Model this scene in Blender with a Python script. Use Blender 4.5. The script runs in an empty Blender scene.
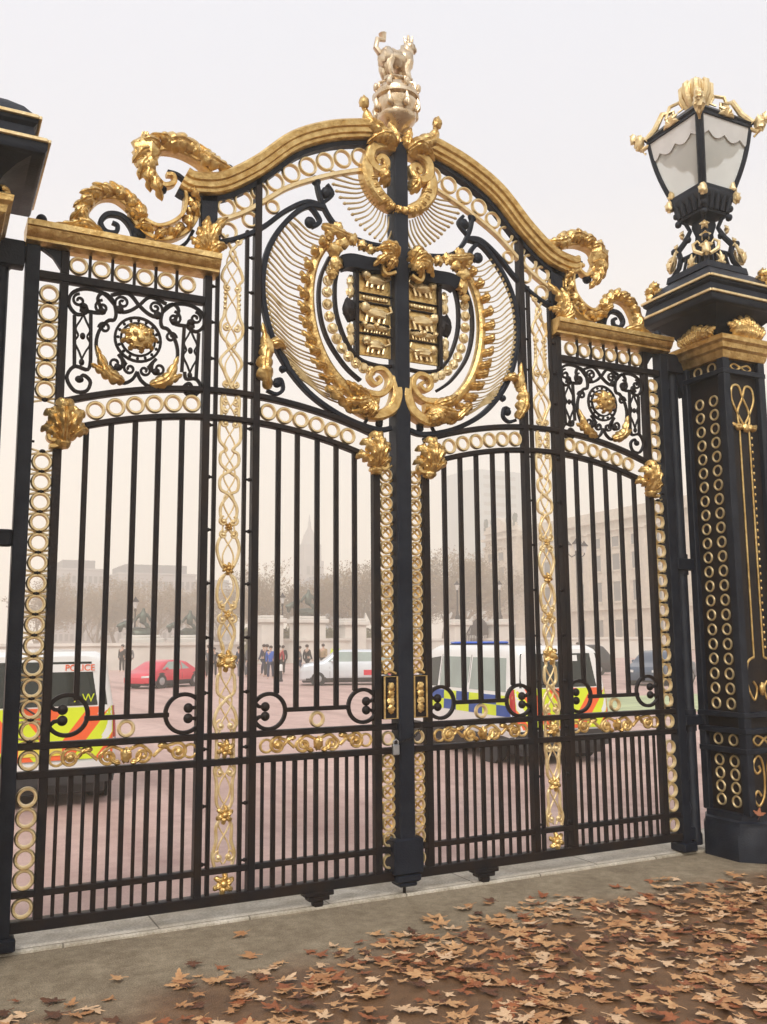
import bpy, bmesh, math, random
from mathutils import Vector, Matrix, noise
from math import sin, cos, pi, radians, sqrt, atan2
random.seed(7)
sc = bpy.context.scene
COL = sc.collection

# ------------------------------------------------------------------ materials
def mat(name, col, rough=.5, metal=0., var=0., vscale=20., bump=0., bscale=60., col2=None, spec=.5, coat=0., rvar=0., alpha=None, trans=0.):
    m = bpy.data.materials.new(name); m.use_nodes = True
    nt = m.node_tree; b = nt.nodes['Principled BSDF']
    b.inputs['Base Color'].default_value = (*col, 1); b.inputs['Roughness'].default_value = rough
    b.inputs['Metallic'].default_value = metal; b.inputs['Specular IOR Level'].default_value = spec
    b.inputs['Coat Weight'].default_value = coat
    if trans: b.inputs['Transmission Weight'].default_value = trans
    tc = nt.nodes.new('ShaderNodeTexCoord')
    if var or col2 or rvar:
        n = nt.nodes.new('ShaderNodeTexNoise'); n.inputs['Scale'].default_value = vscale; n.inputs['Detail'].default_value = 6
        nt.links.new(tc.outputs['Object'], n.inputs['Vector'])
        r = nt.nodes.new('ShaderNodeValToRGB'); r.color_ramp.elements[0].position = .32; r.color_ramp.elements[1].position = .68
        c2 = col2 or tuple(max(0, c*(1-var)) for c in col)
        c1 = col if col2 else tuple(min(1, c*(1+var*.6)) for c in col)
        r.color_ramp.elements[0].color = (*c2, 1); r.color_ramp.elements[1].color = (*c1, 1)
        nt.links.new(n.outputs['Fac'], r.inputs['Fac']); nt.links.new(r.outputs['Color'], b.inputs['Base Color'])
        if rvar:
            mr = nt.nodes.new('ShaderNodeMapRange'); mr.inputs['To Min'].default_value = max(.03, rough-rvar); mr.inputs['To Max'].default_value = rough+rvar
            nt.links.new(n.outputs['Fac'], mr.inputs['Value']); nt.links.new(mr.outputs['Result'], b.inputs['Roughness'])
    if bump:
        n2 = nt.nodes.new('ShaderNodeTexNoise'); n2.inputs['Scale'].default_value = bscale; n2.inputs['Detail'].default_value = 8
        nt.links.new(tc.outputs['Object'], n2.inputs['Vector'])
        bp = nt.nodes.new('ShaderNodeBump'); bp.inputs['Strength'].default_value = bump; bp.inputs['Distance'].default_value = .02
        nt.links.new(n2.outputs['Fac'], bp.inputs['Height']); nt.links.new(bp.outputs['Normal'], b.inputs['Normal'])
    return m
M = {}
M['iron'] = mat('black_iron', (.008, .0075, .010), .46, 0, .35, 5, .15, 90, spec=.22, col2=(.020, .012, .009), rvar=.10)
M['navy'] = mat('navy_iron', (.004, .0065, .014), .46, 0, .3, 7, .15, 80, spec=.24, col2=(.014, .018, .028), rvar=.10)
M['gold'] = mat('gilding', (.82, .60, .26), .35, .82, 0, 16, .4, 42, col2=(.53, .32, .10), rvar=.10)
M['gold2'] = mat('pale_gilding', (.86, .71, .43), .4, .65, 0, 18, .2, 60, col2=(.70, .51, .24), rvar=.08)
M['ray'] = mat('pale_gilt_ray', (.62, .48, .26), .4, .5, 0, 16, .1, 60, col2=(.40, .28, .12))
M['silver'] = mat('silver_gilt', (.78, .66, .50), .30, .9, 0, 16, .2, 40, col2=(.55, .40, .24), rvar=.1)
M['frost'] = mat('frosted_glass', (.95, .97, .93), .30, 0, .02, 3, spec=.3, trans=.5)
M['frost'].node_tree.nodes['Principled BSDF'].inputs['IOR'].default_value = 1.04
M['shade'] = mat('lamp_reflector', (.66, .66, .65), .5, 0, .1, 5)
M['stone'] = mat('pale_stone', (.60, .53, .44), .8, 0, .18, 1.4, .1, 12)
M['stonew'] = mat('white_marble', (.62, .59, .54), .7, 0, .12, .8, .05, 6)
M['slate'] = mat('slate_roof', (.16, .17, .19), .6, 0, .2, 2)
M['winfar'] = mat('dark_window_glass', (.10, .11, .12), .15, 0, .2, 1)
M['bronze'] = mat('dark_bronze', (.08, .10, .08), .45, .5, .3, 4)
M['blockg'] = mat('grey_concrete', (.34, .33, .34), .8, 0, .12, .3)
M['blockb'] = mat('blue_grey_cladding', (.27, .33, .37), .5, 0, .15, .2)
M['bark'] = mat('tree_bark', (.20, .15, .10), .9, 0, .3, 5)
M['twig'] = mat('brown_twigs', (.30, .215, .12), .9, 0, .3, .8)
M['white'] = mat('white_van_paint', (.78, .78, .76), .28, 0, .05, 2, coat=.6)
M['silverp'] = mat('silver_car_paint', (.62, .66, .70), .28, .3, .05, 2, coat=.6)
M['redp'] = mat('red_car_paint', (.62, .02, .05), .28, 0, .1, 2, coat=.6)
M['bluep'] = mat('dark_blue_car_paint', (.035, .06, .10), .28, 0, .1, 2, coat=.6)
M['blackp'] = mat('black_car_paint', (.015, .015, .018), .25, 0, .1, 2, coat=.6)
M['yellow'] = mat('fluorescent_yellow', (.66, .78, .02), .5, 0, .06, 6)
M['orange'] = mat('fluorescent_orange_red', (.86, .13, .03), .5, 0, .06, 6)
M['blue'] = mat('police_blue', (.015, .07, .32), .45, 0, .06, 6)
M['glass'] = mat('tinted_window', (.012, .018, .016), .08, 0, .1, 3, spec=.8)
M['glassg'] = mat('pale_green_window', (.30, .36, .33), .10, 0, .1, 3, spec=.8)
M['rubber'] = mat('tyre_rubber', (.02, .02, .02), .85, 0, .2, 20)
M['alloy'] = mat('alloy_wheel', (.45, .46, .48), .35, .8, .1, 10)
M['plastic'] = mat('black_plastic', (.025, .025, .027), .6, 0, .2, 20)
M['redlamp'] = mat('red_tail_lamp', (.45, .015, .015), .2, 0, .1, 10, coat=.5)
M['bluelamp'] = mat('blue_beacon', (.02, .10, .55), .15, 0, .1, 10, coat=.5)
M['lampw'] = mat('clear_lamp', (.7, .7, .68), .15, 0, .1, 10, coat=.5)
M['plate'] = mat('number_plate', (.75, .62, .08), .5)
M['skin'] = mat('skin', (.52, .33, .24), .6, 0, .1, 10)
M['hair'] = mat('dark_hair', (.04, .025, .018), .7, 0, .2, 40)
M['grass'] = mat('grass_lawn', (.42, .47, .27), .9, 0, .2, 1.5)

# ------------------------------------------------------------------ mesh builder
class MB:
    """collects shapes; build() links them as ONE mesh object"""
    def __init__(s, mx=1): s.v = []; s.f = []; s.mi = []; s.mx = mx; s.cm = 0
    def add(s, vs, fs):
        o = len(s.v); s.v += [(p[0]*s.mx, p[1], p[2]) for p in vs]
        s.f += [tuple(i+o for i in f) for f in fs]; s.mi += [s.cm]*len(fs); return s
    def box(s, x0, x1, y0, y1, z0, z1, rz=0, c=None):
        vs = [(x, y, z) for x in (x0, x1) for y in (y0, y1) for z in (z0, z1)]
        if rz:
            cx, cy = c or ((x0+x1)/2, (y0+y1)/2)
            vs = [(cx+(x-cx)*cos(rz)-(y-cy)*sin(rz), cy+(x-cx)*sin(rz)+(y-cy)*cos(rz), z) for x, y, z in vs]
        return s.add(vs, [(0, 1, 3, 2), (4, 6, 7, 5), (0, 4, 5, 1), (2, 3, 7, 6), (0, 2, 6, 4), (1, 5, 7, 3)])
    def bbox(s, x0, x1, y0, y1, z0, z1, b=.006):
        """box with chamfered vertical and horizontal edges (three stacked rings)"""
        def ring(i, z):
            X0, X1, Y0, Y1 = x0+i, x1-i, y0+i, y1-i; k = b
            return [(X0+k, Y0, z), (X1-k, Y0, z), (X1, Y0+k, z), (X1, Y1-k, z), (X1-k, Y1, z), (X0+k, Y1, z), (X0, Y1-k, z), (X0, Y0+k, z)]
        vs = ring(b, z0)+ring(0, z0+b)+ring(0, z1-b)+ring(b, z1); fs = [tuple(range(7, -1, -1)), tuple(range(24, 32))]
        for r in range(3):
            for i in range(8): j = (i+1) % 8; fs.append((r*8+i, r*8+j, r*8+8+j, r*8+8+i))
        return s.add(vs, fs)
    def sweep(s, pts, prof, closed=False, scale=None, cap=True):
        """sweep a profile [(n,y)] along an XZ path; n is the in-plane normal"""
        n = len(pts); m = len(prof); vs = []
        for i, p in enumerate(pts):
            a = pts[i-1] if (i > 0 or closed) else pts[i]; b = pts[(i+1) % n] if (i < n-1 or closed) else pts[i]
            dx, dz = b[0]-a[0], b[1]-a[1]; l = sqrt(dx*dx+dz*dz) or 1e-9
            nx, nz = -dz/l, dx/l; k = scale[i] if scale else 1; yo = p[2] if len(p) > 2 else 0
            for (q, y) in prof: vs.append((p[0]+nx*q*k, yo+y*k, p[1]+nz*q*k))
        fs = []
        for i in range(n if closed else n-1):
            j = (i+1) % n
            for q in range(m):
                r = (q+1) % m; fs.append((i*m+q, j*m+q, j*m+r, i*m+r))
        if cap and not closed: fs += [tuple(range(m-1, -1, -1)), tuple((n-1)*m+q for q in range(m))]
        return s.add(vs, fs)
    def flat(s, pts, w, d, closed=False, y=0, scale=None):
        b = min(w, d)*.18; W, D = w/2, d/2
        return s.sweep(pts, [(-W+b, y-D), (W-b, y-D), (W, y-D+b), (W, y+D-b), (W-b, y+D), (-W+b, y+D), (-W, y+D-b), (-W, y-D+b)], closed, scale)
    def wire(s, pts, r, closed=False, y=0, seg=8, scale=None):
        return s.sweep(pts, [(r*cos(2*pi*i/seg), y+r*sin(2*pi*i/seg)) for i in range(seg)], closed, scale)
    def tube(s, pts, r, seg=8, cap=True):
        """3D tube"""
        n = len(pts); vs = []; P = [Vector(p) for p in pts]; rr = r if isinstance(r, (list, tuple)) else [r]*n
        up = Vector((0, 0, 1))
        for i in range(n):
            t = (P[min(i+1, n-1)]-P[max(i-1, 0)]).normalized()
            if abs(t.dot(up)) > .9: up = Vector((1, 0, 0)) if abs(t.x) < .9 else Vector((0, 1, 0))
            a = t.cross(up).normalized(); b = a.cross(t); up = b
            for q in range(seg): vs.append(P[i]+rr[i]*(cos(2*pi*q/seg)*a+sin(2*pi*q/seg)*b))
        fs = [(i*seg+q, (i+1)*seg+q, (i+1)*seg+(q+1) % seg, i*seg+(q+1) % seg) for i in range(n-1) for q in range(seg)]
        if cap: fs += [tuple(range(seg-1, -1, -1)), tuple((n-1)*seg+q for q in range(seg))]
        return s.add(vs, fs)
    def lathe(s, prof, c=(0, 0, 0), seg=20, axis='z', ph=0.):
        """prof [(r,h)] round an axis"""
        vs = []; m = len(prof)
        for r, h in prof:
            r = max(r, .0004)
            for q in range(seg):
                a = 2*pi*q/seg+ph; u, w = r*cos(a), r*sin(a)
                vs.append({'z': (c[0]+u, c[1]+w, c[2]+h), 'y': (c[0]+u, c[1]+h, c[2]+w), 'x': (c[0]+h, c[1]+u, c[2]+w)}[axis])
        fs = [(i*seg+q, i*seg+(q+1) % seg, (i+1)*seg+(q+1) % seg, (i+1)*seg+q) for i in range(m-1) for q in range(seg)]
        fs += [tuple(range(seg-1, -1, -1)), tuple((m-1)*seg+q for q in range(seg))]
        return s.add(vs, fs)
    def lump(s, c, r, rough=.15, freq=3., seed=0, nu=14, nv=10):
        vs = []
        for j in range(nv+1):
            t = pi*j/nv
            for i in range(nu):
                p = 2*pi*i/nu; d = Vector((sin(t)*cos(p), sin(t)*sin(p), cos(t)))
                k = 1+rough*noise.noise(d*freq+Vector((seed*3.1, seed*1.7, 0)))*1.8
                vs.append((c[0]+d.x*r[0]*k, c[1]+d.y*r[1]*k, c[2]+d.z*r[2]*k))
        fs = [(j*nu+i, (j+1)*nu+i, (j+1)*nu+(i+1) % nu, j*nu+(i+1) % nu) for j in range(nv) for i in range(nu)]
        return s.add(vs, fs)
    def acanthus(s, path, W, bulge=.03, lobes=5, y=-.03, t=.012, env='leaf', back=None, ripple=.35, one=False):
        """lobed relief leaf along an XZ path; path points may carry their own y offset"""
        N = lobes*6; P = spl(path, N); V = 8; vs = []; n = len(P)
        for i, p in enumerate(P):
            u = i/(n-1); a = P[max(i-1, 0)]; b = P[min(i+1, n-1)]
            dx, dz = b[0]-a[0], b[1]-a[1]; l = sqrt(dx*dx+dz*dz) or 1e-9; tx, tz = dx/l, dz/l; nx, nz = -tz, tx
            fr = (lobes*u) % 1.0
            e = {'leaf': min(1, .35+3*u)*(1-u**2.6)+.03, 'band': 1., 'spread': .35+.75*u, 'fan': (.30+.85*u)*(1-.55*max(0, u-.8)/.2)}[env]
            tooth = .58+.42*sin(pi*min(1, fr*1.15))**.7
            yo = p[2] if len(p) > 2 else 0
            for k in range(V+1):
                v = -1+2*k/V
                if one: v2 = (v+1)/2; hw = v2*W*e*(tooth if v2 > .5 else 1)*2-W*e; av = v2
                else: hw = v*W*e*(tooth if abs(v) > .5 else .5+.5*tooth); av = abs(v)
                sw = av**2*W*e*.35*(fr if env != 'band' else .6)
                yy = y+yo-bulge*e*(1-av**2)**.8-bulge*ripple*cos(2*pi*lobes*u+1.2)*av*e+(bulge*.28 if k == V//2 and not one else 0)
                vs.append((p[0]+nx*hw+tx*sw, yy, p[1]+nz*hw+tz*sw))
        m = V+1; o = n*m
        vs += [(x, yv+t, z) for x, yv, z in vs]
        fs = []
        for i in range(n-1):
            for k in range(V):
                q = (i*m+k, i*m+k+1, (i+1)*m+k+1, (i+1)*m+k); fs.append(q); fs.append(tuple(o+w for w in reversed(q)))
            for k in (0, V): a, b = i*m+k, (i+1)*m+k; fs.append((a, b, b+o, a+o))
        for k in range(V):
            fs.append((k, k+1, k+1+o, k+o)); b = (n-1)*m; fs.append((b+k, b+k+1, b+k+1+o, b+k+o))
        return s.add(vs, fs)
    def mesh(s, name, mats, smooth=40):
        me = bpy.data.meshes.new(name); me.from_pydata(s.v, [], s.f)
        mats = mats if isinstance(mats, (list, tuple)) else [mats]
        for m in mats: me.materials.append(m)
        if len(mats) > 1: me.polygons.foreach_set('material_index', s.mi)
        bm = bmesh.new(); bm.from_mesh(me); bmesh.ops.recalc_face_normals(bm, faces=bm.faces); bm.to_mesh(me); bm.free()
        if smooth:
            me.polygons.foreach_set('use_smooth', [True]*len(me.polygons)); me.set_sharp_from_angle(angle=radians(smooth))
        return me
    def build(s, name, mats, parent=None, smooth=40):
        return link(name, s.mesh(name, mats, smooth), parent)
def link(name, data, parent=None, loc=None, rz=None):
    o = bpy.data.objects.new(name, data); COL.objects.link(o)
    if parent: o.parent = parent
    if loc: o.location = loc
    if rz is not None: o.rotation_euler = (0, 0, rz)
    return o
def empty(name, loc=(0, 0, 0), rz=0):
    o = link(name, None, None, loc, rz); o.empty_display_size = .2; return o
def tag(o, label=None, cat=None, group=None, kind=None):
    if label: o['label'] = label
    if cat: o['category'] = cat
    if group: o['group'] = group
    if kind: o['kind'] = kind
    return o
KIDS = {}
def copy_tree(o, parent=None):
    c = o.copy(); COL.objects.link(c)
    if parent: c.parent = parent
    for ch in list(o.children): copy_tree(ch, c)
    return c
def spl(pts, n=24, closed=False):
    """Catmull-Rom through the points, n samples"""
    P = [tuple(p)+(0,)*(3-len(p)) for p in pts]; m = len(P); out = []
    S = m if closed else m-1
    for i in range(n if closed else n+1):
        t = i/n*S; k = min(int(t), S-1); f = t-k
        g = lambda j: P[j % m] if closed else P[max(0, min(m-1, j))]
        a, b, c, d = g(k-1), g(k), g(k+1), g(k+2)
        out.append(tuple(.5*((2*b[q])+(-a[q]+c[q])*f+(2*a[q]-5*b[q]+4*c[q]-d[q])*f*f+(-a[q]+3*b[q]-3*c[q]+d[q])*f**3) for q in range(3)))
    return out
def spiral(cx, cz, r0, r1, a0, turns, n=30):
    """angles in degrees; r0 outside to r1 inside"""
    return [(cx+(r0+(r1-r0)*(i/n)**.8)*cos(radians(a0)+2*pi*turns*i/n), cz+(r0+(r1-r0)*(i/n)**.8)*sin(radians(a0)+2*pi*turns*i/n)) for i in range(n+1)]
def circ(cx, cz, r, n=28): return [(cx+r*cos(2*pi*i/n), cz+r*sin(2*pi*i/n)) for i in range(n)]
def arc(cx, cz, r, a0, a1, n=20): return [(cx+r*cos(radians(a0+(a1-a0)*i/n)), cz+r*sin(radians(a0+(a1-a0)*i/n))) for i in range(n+1)]
def mirx(pts, c): return [(2*c-p[0],)+tuple(p[1:]) for p in pts]
def text_mesh(txt, size, depth=.004):
    cu = bpy.data.curves.new('lettering', 'FONT'); cu.body = txt; cu.size = size; cu.extrude = depth; cu.align_x = 'CENTER'; cu.align_y = 'CENTER'
    o = bpy.data.objects.new('lettering', cu); COL.objects.link(o)
    me = bpy.data.meshes.new_from_object(o.evaluated_get(bpy.context.evaluated_depsgraph_get()))
    bpy.data.objects.remove(o); return me
HAZE, CLOUD, CLOUD_LOW, CLOUD_K, SUN, EXPO = .0040, (.90, .93, 1.05), (1.50, 1.39, 1.19), 8.0, 2.2, 0.32
# ------------------------------------------------------------------ the gate (gate plane y = 0, left leaf written at negative x)
A_, B_, C1, C2, C3, C4, D_ = -2.645, -2.448, -1.500, -1.430, -1.218, -1.143, -.209
PC = -1.324                                  # pilaster axis
AX, ZT, ZB, KA = -1.33, 3.495, 3.305, .158   # lower arch: top rail, bottom rail, curvature
def za(x, z0): return z0-KA*(x-AX)**2
CORN = [(-1.70, 4.955), (-1.62, 4.935), (-1.42, 4.985), (-1.17, 5.165), (-.90, 5.42), (-.62, 5.575), (-.36, 5.66), (-.20, 5.69)]
GBAND = [(-1.50, 4.69), (-1.29, 4.80), (-1.12, 4.925), (-.90, 5.10), (-.58, 5.265), (-.27, 5.385)]
RINGS = {}
def ring_mesh(r, w):
    k = (round(r, 4), w)
    if k not in RINGS:
        b = MB(); b.sweep(circ(0, 0, r-w/2, 26), [(-w/2, -.008), (-w*.2, -.019), (w*.2, -.019), (w/2, -.008), (w/2, .010), (-w/2, .010)], True)
        RINGS[k] = b.mesh('ring', M['gold2'], 50)
    return RINGS[k]
def make_leaf(sg):
    root = empty('gate_leaf', (0, 0, 0))
    P = lambda: MB(-sg)                       # sg -1: as written, +1: mirrored
    def vbar(name, x, z0, z1, w, d, m='iron', par=root):
        b = P(); b.bbox(x-w/2, x+w/2, -d/2, d/2, z0, z1, .004); return b.build(name, M[m], par)
    def ring(x, z, r, w=.022): return link('ring', ring_mesh(r, w), root, (x*-sg, 0, z))
    # stiles and frame
    vbar('outer_stile', A_, .10, 4.30, .085, .10, 'navy')
    vbar('inner_stile', B_, .116, 4.30, .052, .06)
    vbar('meeting_stile', D_, .116, 3.16, .054, .06)
    vbar('pilaster_post', C1, .116, 4.30, .050, .07)
    vbar('pilaster_bar', C2, .116, 4.62, .026, .035); vbar('pilaster_bar', C3, .116, 4.70, .026, .035)
    vbar('pilaster_post', C4, .116, 5.19, .050, .07)
    b = P(); b.bbox(-1.565, -1.447, -.035, .035, 4.435, 4.93, .005); b.build('corner_plate', M['navy'], root)
    for z in [3.25-.36*i for i in range(9)]+[3.72, 3.98, 4.24, 4.5]:
        for xa, xb in ((C1, C2), (C3, C4)): b = P(); b.tube([(xa, 0, z), (xb, 0, z)], .009, 6); b.lump(((xa+xb)/2, 0, z), (.014, .014, .014), 0, nu=8, nv=6); b.build('spacer_stud', M['iron'], root)
    rails = dict(bottom_rail=(.115, .178, .075), lower_rail=(.305, .342, .05), middle_rail=(.982, 1.024, .06), lock_rail=(1.150, 1.190, .06))
    for n, (z0, z1, d) in rails.items():
        b = P(); b.bbox(A_+.0425, -.062, -d/2-.003, d/2+.003, z0, z1, .004); b.build(n, M['iron'], root)
    b = P(); b.bbox(A_+.0425, C1-.025, -.034, .034, 4.093, 4.146, .004); b.build('panel_rail', M['iron'], root)
    b = P(); b.add([(A_+.04, -.02, 4.30), (B_-.02, -.02, 4.30), (B_-.02, -.02, 4.17), (A_+.12, -.02, 4.25), (A_+.04, .02, 4.30), (B_-.02, .02, 4.30), (B_-.02, .02, 4.17), (A_+.12, .02, 4.25)], [(0, 1, 2, 3), (7, 6, 5, 4), (0, 4, 5, 1), (1, 5, 6, 2), (2, 6, 7, 3), (3, 7, 4, 0)]); b.build('corner_bracket', M['navy'], root)
    # bars
    for xs, jl, jr in (([-2.275, -2.12, -1.966, -1.812, -1.657], -2.222, -1.70), ([-.969, -.827, -.674, -.526, -.380], -.915, -.42)):
        for i, x in enumerate(xs):
            z0 = 1.322
            if i in (0, 4): z0 = 1.43
            b = P(); b.bbox(x-.017, x+.017, -.017, .017, z0, za(x, ZB)-.015, .005); b.build('bar', M['iron'], root)
        b = P(); b.bbox(jl, jr, -.016, .016, 1.305, 1.335, .003); b.build('bar_end_rail', M['iron'], root)
        for i in range(11):
            x = (-2.366 if xs[0] < -2 else -1.064)+.0772*i; w = .030 if i % 2 else .021
            b = P(); b.bbox(x-w/2, x+w/2, -w/2, w/2, .175, .985, .003); b.build('bar', M['iron'], root)
    # C scrolls
    for cx, cz, r, dr in ((-2.325, 1.345, .122, 1), (-1.600, 1.325, .122, -1), (-1.022, 1.314, .117, 1), (-.318, 1.324, .114, -1)):
        b = P(); pts = []
        a = [(cx+dr*r*cos(radians(q)), cz+r*sin(radians(q))) for q in range(-150, 151, 10)]
        b.flat(a, .026, .03)
        for s_ in (1, -1):
            e = (cx-dr*r*.86, cz+s_*r*.5)
            b.flat([(e[0], e[1]), (cx-dr*r*.62, cz+s_*r*.30), (cx-dr*r*.30, cz+s_*r*.25)], .024, .03)
            b.lump((cx-dr*r*.22, 0, cz+s_*r*.27), (.032, .026, .032), 0)
        b.build('c_scroll', M['iron'], root)
    # lower arch: two curved rails with the ring band between
    b = P(); xs = [-2.43+i*(2.43-.21)/50 for i in range(51)]
    b.flat([(x, za(x, ZT)) for x in xs], .042, .06); b.build('arch_rail', M['iron'], root)
    b = P(); b.flat([(x, za(x, ZB)) for x in xs], .040, .062); b.build('arch_rail', M['iron'], root)
    for x in [-2.222+.1255*i for i in range(6)]+[-1.05+.1235*i for i in range(6)]: ring(x, za(x, (ZT+ZB)/2-.002)-.002, .062)
    # ring columns
    xo = (A_+B_)/2+.012
    for z in [.245]+[.405+.117*i for i in range(5)]+[1.087]+[1.262+.1265*i for i in range(14)]+[3.37+.1265*i for i in range(6)]: ring(xo, z, .0625)
    xi = -.122
    for z in [.243]+[.392+.108*i for i in range(6)]+[1.087]+[1.598+.108*i for i in range(14)]: ring(xi, z, .052, .018)
    for i in range(6): ring(-2.362+.1435*i, 4.222, .062)
    for i in range(5): b = P(); b.bbox(-2.290+.1435*i-.009, -2.290+.1435*i+.009, -.012, .012, 4.144, 4.303, .002); b.build('ring_divider', M['iron'], root)
    for z in [1.199+.1265*i for i in range(15)]+[3.307+.1265*i for i in range(6)]: 
        b = P(); b.lump((xo, -.006, z), (.020, .018, .017), 0, nu=8, nv=6); b.build('ring_tie', M['iron'], root)
        b = P(); b.wire([(xo-.082, z-.022), (xo, z), (xo+.082, z+.022)], .007, y=.010, seg=6); b.wire([(xo-.082, z+.022), (xo, z), (xo+.082, z-.022)], .007, y=.012, seg=6); b.build('ring_cross', M['gold2'], root)
        for s_ in (-1, 1): b = P(); b.tube([(xo+s_*.05, 0, z+.063), (xo+s_*.085, 0, z+.063)], .008, 6); b.build('ring_peg', M['iron'], root)
    b = P()                                                       # lattice behind the narrow ring column
    for z0, z1 in ((.345, .98), (1.54, 3.08)):
        b = P(); n = round((z1-z0)/.108); h = (z1-z0)/n
        for i in range(n):
            z = z0+i*h; b.wire([(xi-.06, z), (xi+.06, z+h)], .008, y=.012, seg=6); b.wire([(xi+.06, z), (xi-.06, z+h)], .008, y=.012, seg=6)
        b.build('lattice', M['gold'], root)
    # ornament between the two middle rails, and the small ring above it
    for cx, hw in ((-1.967, .44), (-.67, .40)):
        ring(cx, 1.247, .056)
        b = P(); z = 1.087
        for s_ in (1, -1):
            b.flat(spl([(cx+s_*.02, z+.03), (cx+s_*.09, z+.055), (cx+s_*.15, z+.01)], 10)+spiral(cx+s_*.105, z-.008, .052, .010, 10 if s_ > 0 else 170, -s_*1.5, 24), .020, .024, y=-.008)
            b.flat(spl([(cx+s_*.17, z-.02), (cx+s_*.23, z+.03), (cx+s_*.29, z+.05)], 10)+spiral(cx+s_*(hw-.11), z, .060, .012, 110 if s_ > 0 else 70, -s_*1.7, 28), .020, .024, y=-.008)
            b.flat(circ(cx+s_*(hw-.03), z, .042, 16), .015, .022, True, y=-.004)
            b.acanthus([(cx+s_*.03, z-.05), (cx+s_*.08, z-.03), (cx+s_*.10, z+.025)], .022, .016, 3, y=-.012)
            b.acanthus([(cx+s_*(hw-.24), z+.045), (cx+s_*(hw-.19), z+.04), (cx+s_*(hw-.15), z-.01)], .022, .016, 3, y=-.012)
            b.lump((cx+s_*(hw-.11), -.018, z), (.020, .018, .020), .2, 4, 3)
        b.lump((cx, -.02, z), (.035, .03, .045), .25, 4, 2)
        b.build('scroll_frieze', M['gold'], root)
    # pilaster strapwork: a mirrored pair of waving straps with scrolls, beads and rosettes
    wz = [(.075, 4.64), (.02, 4.56), (-.02, 4.50), (.05, 4.40), (.075, 4.32), (.045, 4.26), (.052, 4.06), (.08, 3.98), (.07, 3.90), (0, 3.82), (-.078, 3.72), (-.05, 3.64), (0, 3.535), (.06, 3.46), (.06, 3.34),
          (.075, 3.24), (.07, 3.15), (.02, 3.09), (.06, 3.06), (.06, 2.99), (0, 2.937), (-.062, 2.89), (-.06, 2.81), (0, 2.775), (.055, 2.69), (.045, 2.60), (0, 2.55), (.06, 2.47), (.075, 2.39), (.04, 2.29), (0, 2.25), (.05, 2.2), (.072, 2.1), (.05, 2.02),
          (0, 1.96), (.045, 1.88), (.05, 1.82), (.02, 1.73), (.05, 1.66), (.04, 1.58), (.055, 1.55), (.055, 1.45), (0, 1.405), (-.06, 1.33), (-.078, 1.25), (-.06, 1.19), (-.06, 1.0), (-.07, .95), (-.055, .87), (-.052, .74), (-.01, .67), (-.052, .60), (-.052, .50), (-.075, .42), (-.06, .35)]
    b = P()
    for s_ in (1, -1): b.flat(spl([(PC+s_*w, z) for w, z in wz], 260), .019, .022, y=-.004*s_)
    for s_ in (1, -1): b.flat([(PC+s_*.040*sin(pi*(z_-.35)/.19), z_) for z_ in [.36+.0125*i for i in range(int((4.62-.36)/.0125))] ], .009, .014, y=.006*s_)
    for z, r in ((4.60, .022), (4.245, .02), (3.955, .02), (3.545, .016), (3.42, .018), (3.36, .018), (3.27, .022), (2.59, .024), (2.50, .02), (2.02, .02), (1.93, .024), (1.235, .026), (.935, .024), (.405, .026)):
        for s_ in (1, -1):
            b.flat(spiral(PC+s_*.036, z, r*1.5, .006, 90, -s_*1.2, 18), .014, .020, y=-.006); b.lump((PC+s_*.034, -.012, z), (r*.6, .012, r*.6), 0, nu=8, nv=6)
    for z in (4.10, 4.135, 4.17, 4.205):
        for s_ in (1, -1): b.lump((PC+s_*.052, -.008, z), (.013, .012, .013), 0, nu=8, nv=6)
    b.build('strapwork', M['gold2'], root)
    for z, r in ((2.27, .045), (1.655, .075), (1.087, .065), (.668, .062), (.240, .075), (1.965, .03), (2.555, .03)):
        b = P()
        for q in range(6):
            a = 2*pi*q/6+.3; b.acanthus([(PC+.1*r*cos(a), z+.1*r*sin(a)), (PC+.6*r*cos(a), z+.6*r*sin(a), -.01), (PC+r*cos(a+.2), z+r*sin(a+.2))], r*.36, r*.25, 2, y=-.014, t=.008)
        b.lump((PC, -.022, z), (r*.35, r*.35, r*.35), .15, 4, int(z*7)); b.build('rosette', M['gold'], root)
    # acanthus brackets at the springing of the lower arch
    for cx, dr in ((-2.405, 1), (-.245, -1)):
        b = P(); z = 3.16; k = 1.25 if dr > 0 else 1.1
        for a, l, w, yb in ((150, .20, .085, -.03), (28, .23, .085, -.03), (122, .24, .10, -.05), (58, .25, .105, -.06), (90, .265, .11, -.075)):
            ca, sa = cos(radians(a))*dr, sin(radians(a))
            ca *= .66; b.acanthus([(cx-.01*dr, z-.14, .0), (cx-.015*dr+ca*l*.45, z-.13+sa*l*.55, -.05), (cx-.015*dr+ca*l, z-.12+sa*l, .0)], w*.60, .045, 4, y=yb, t=.014, ripple=.6, env='fan')
        b.lump((cx-.02*dr, -.045, z-.135), (.055, .05, .035), .15, 3, 4)
        b.flat(spiral(cx-.075*dr, z-.10, .062, .012, 250, 1.3*dr, 22), .03, .07, y=-.04)
        b.build('acanthus_bracket', M['gold'], root)
    # scroll panel beside the pilaster, symmetric about its own axis
    px = -1.966; b = P()
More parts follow.
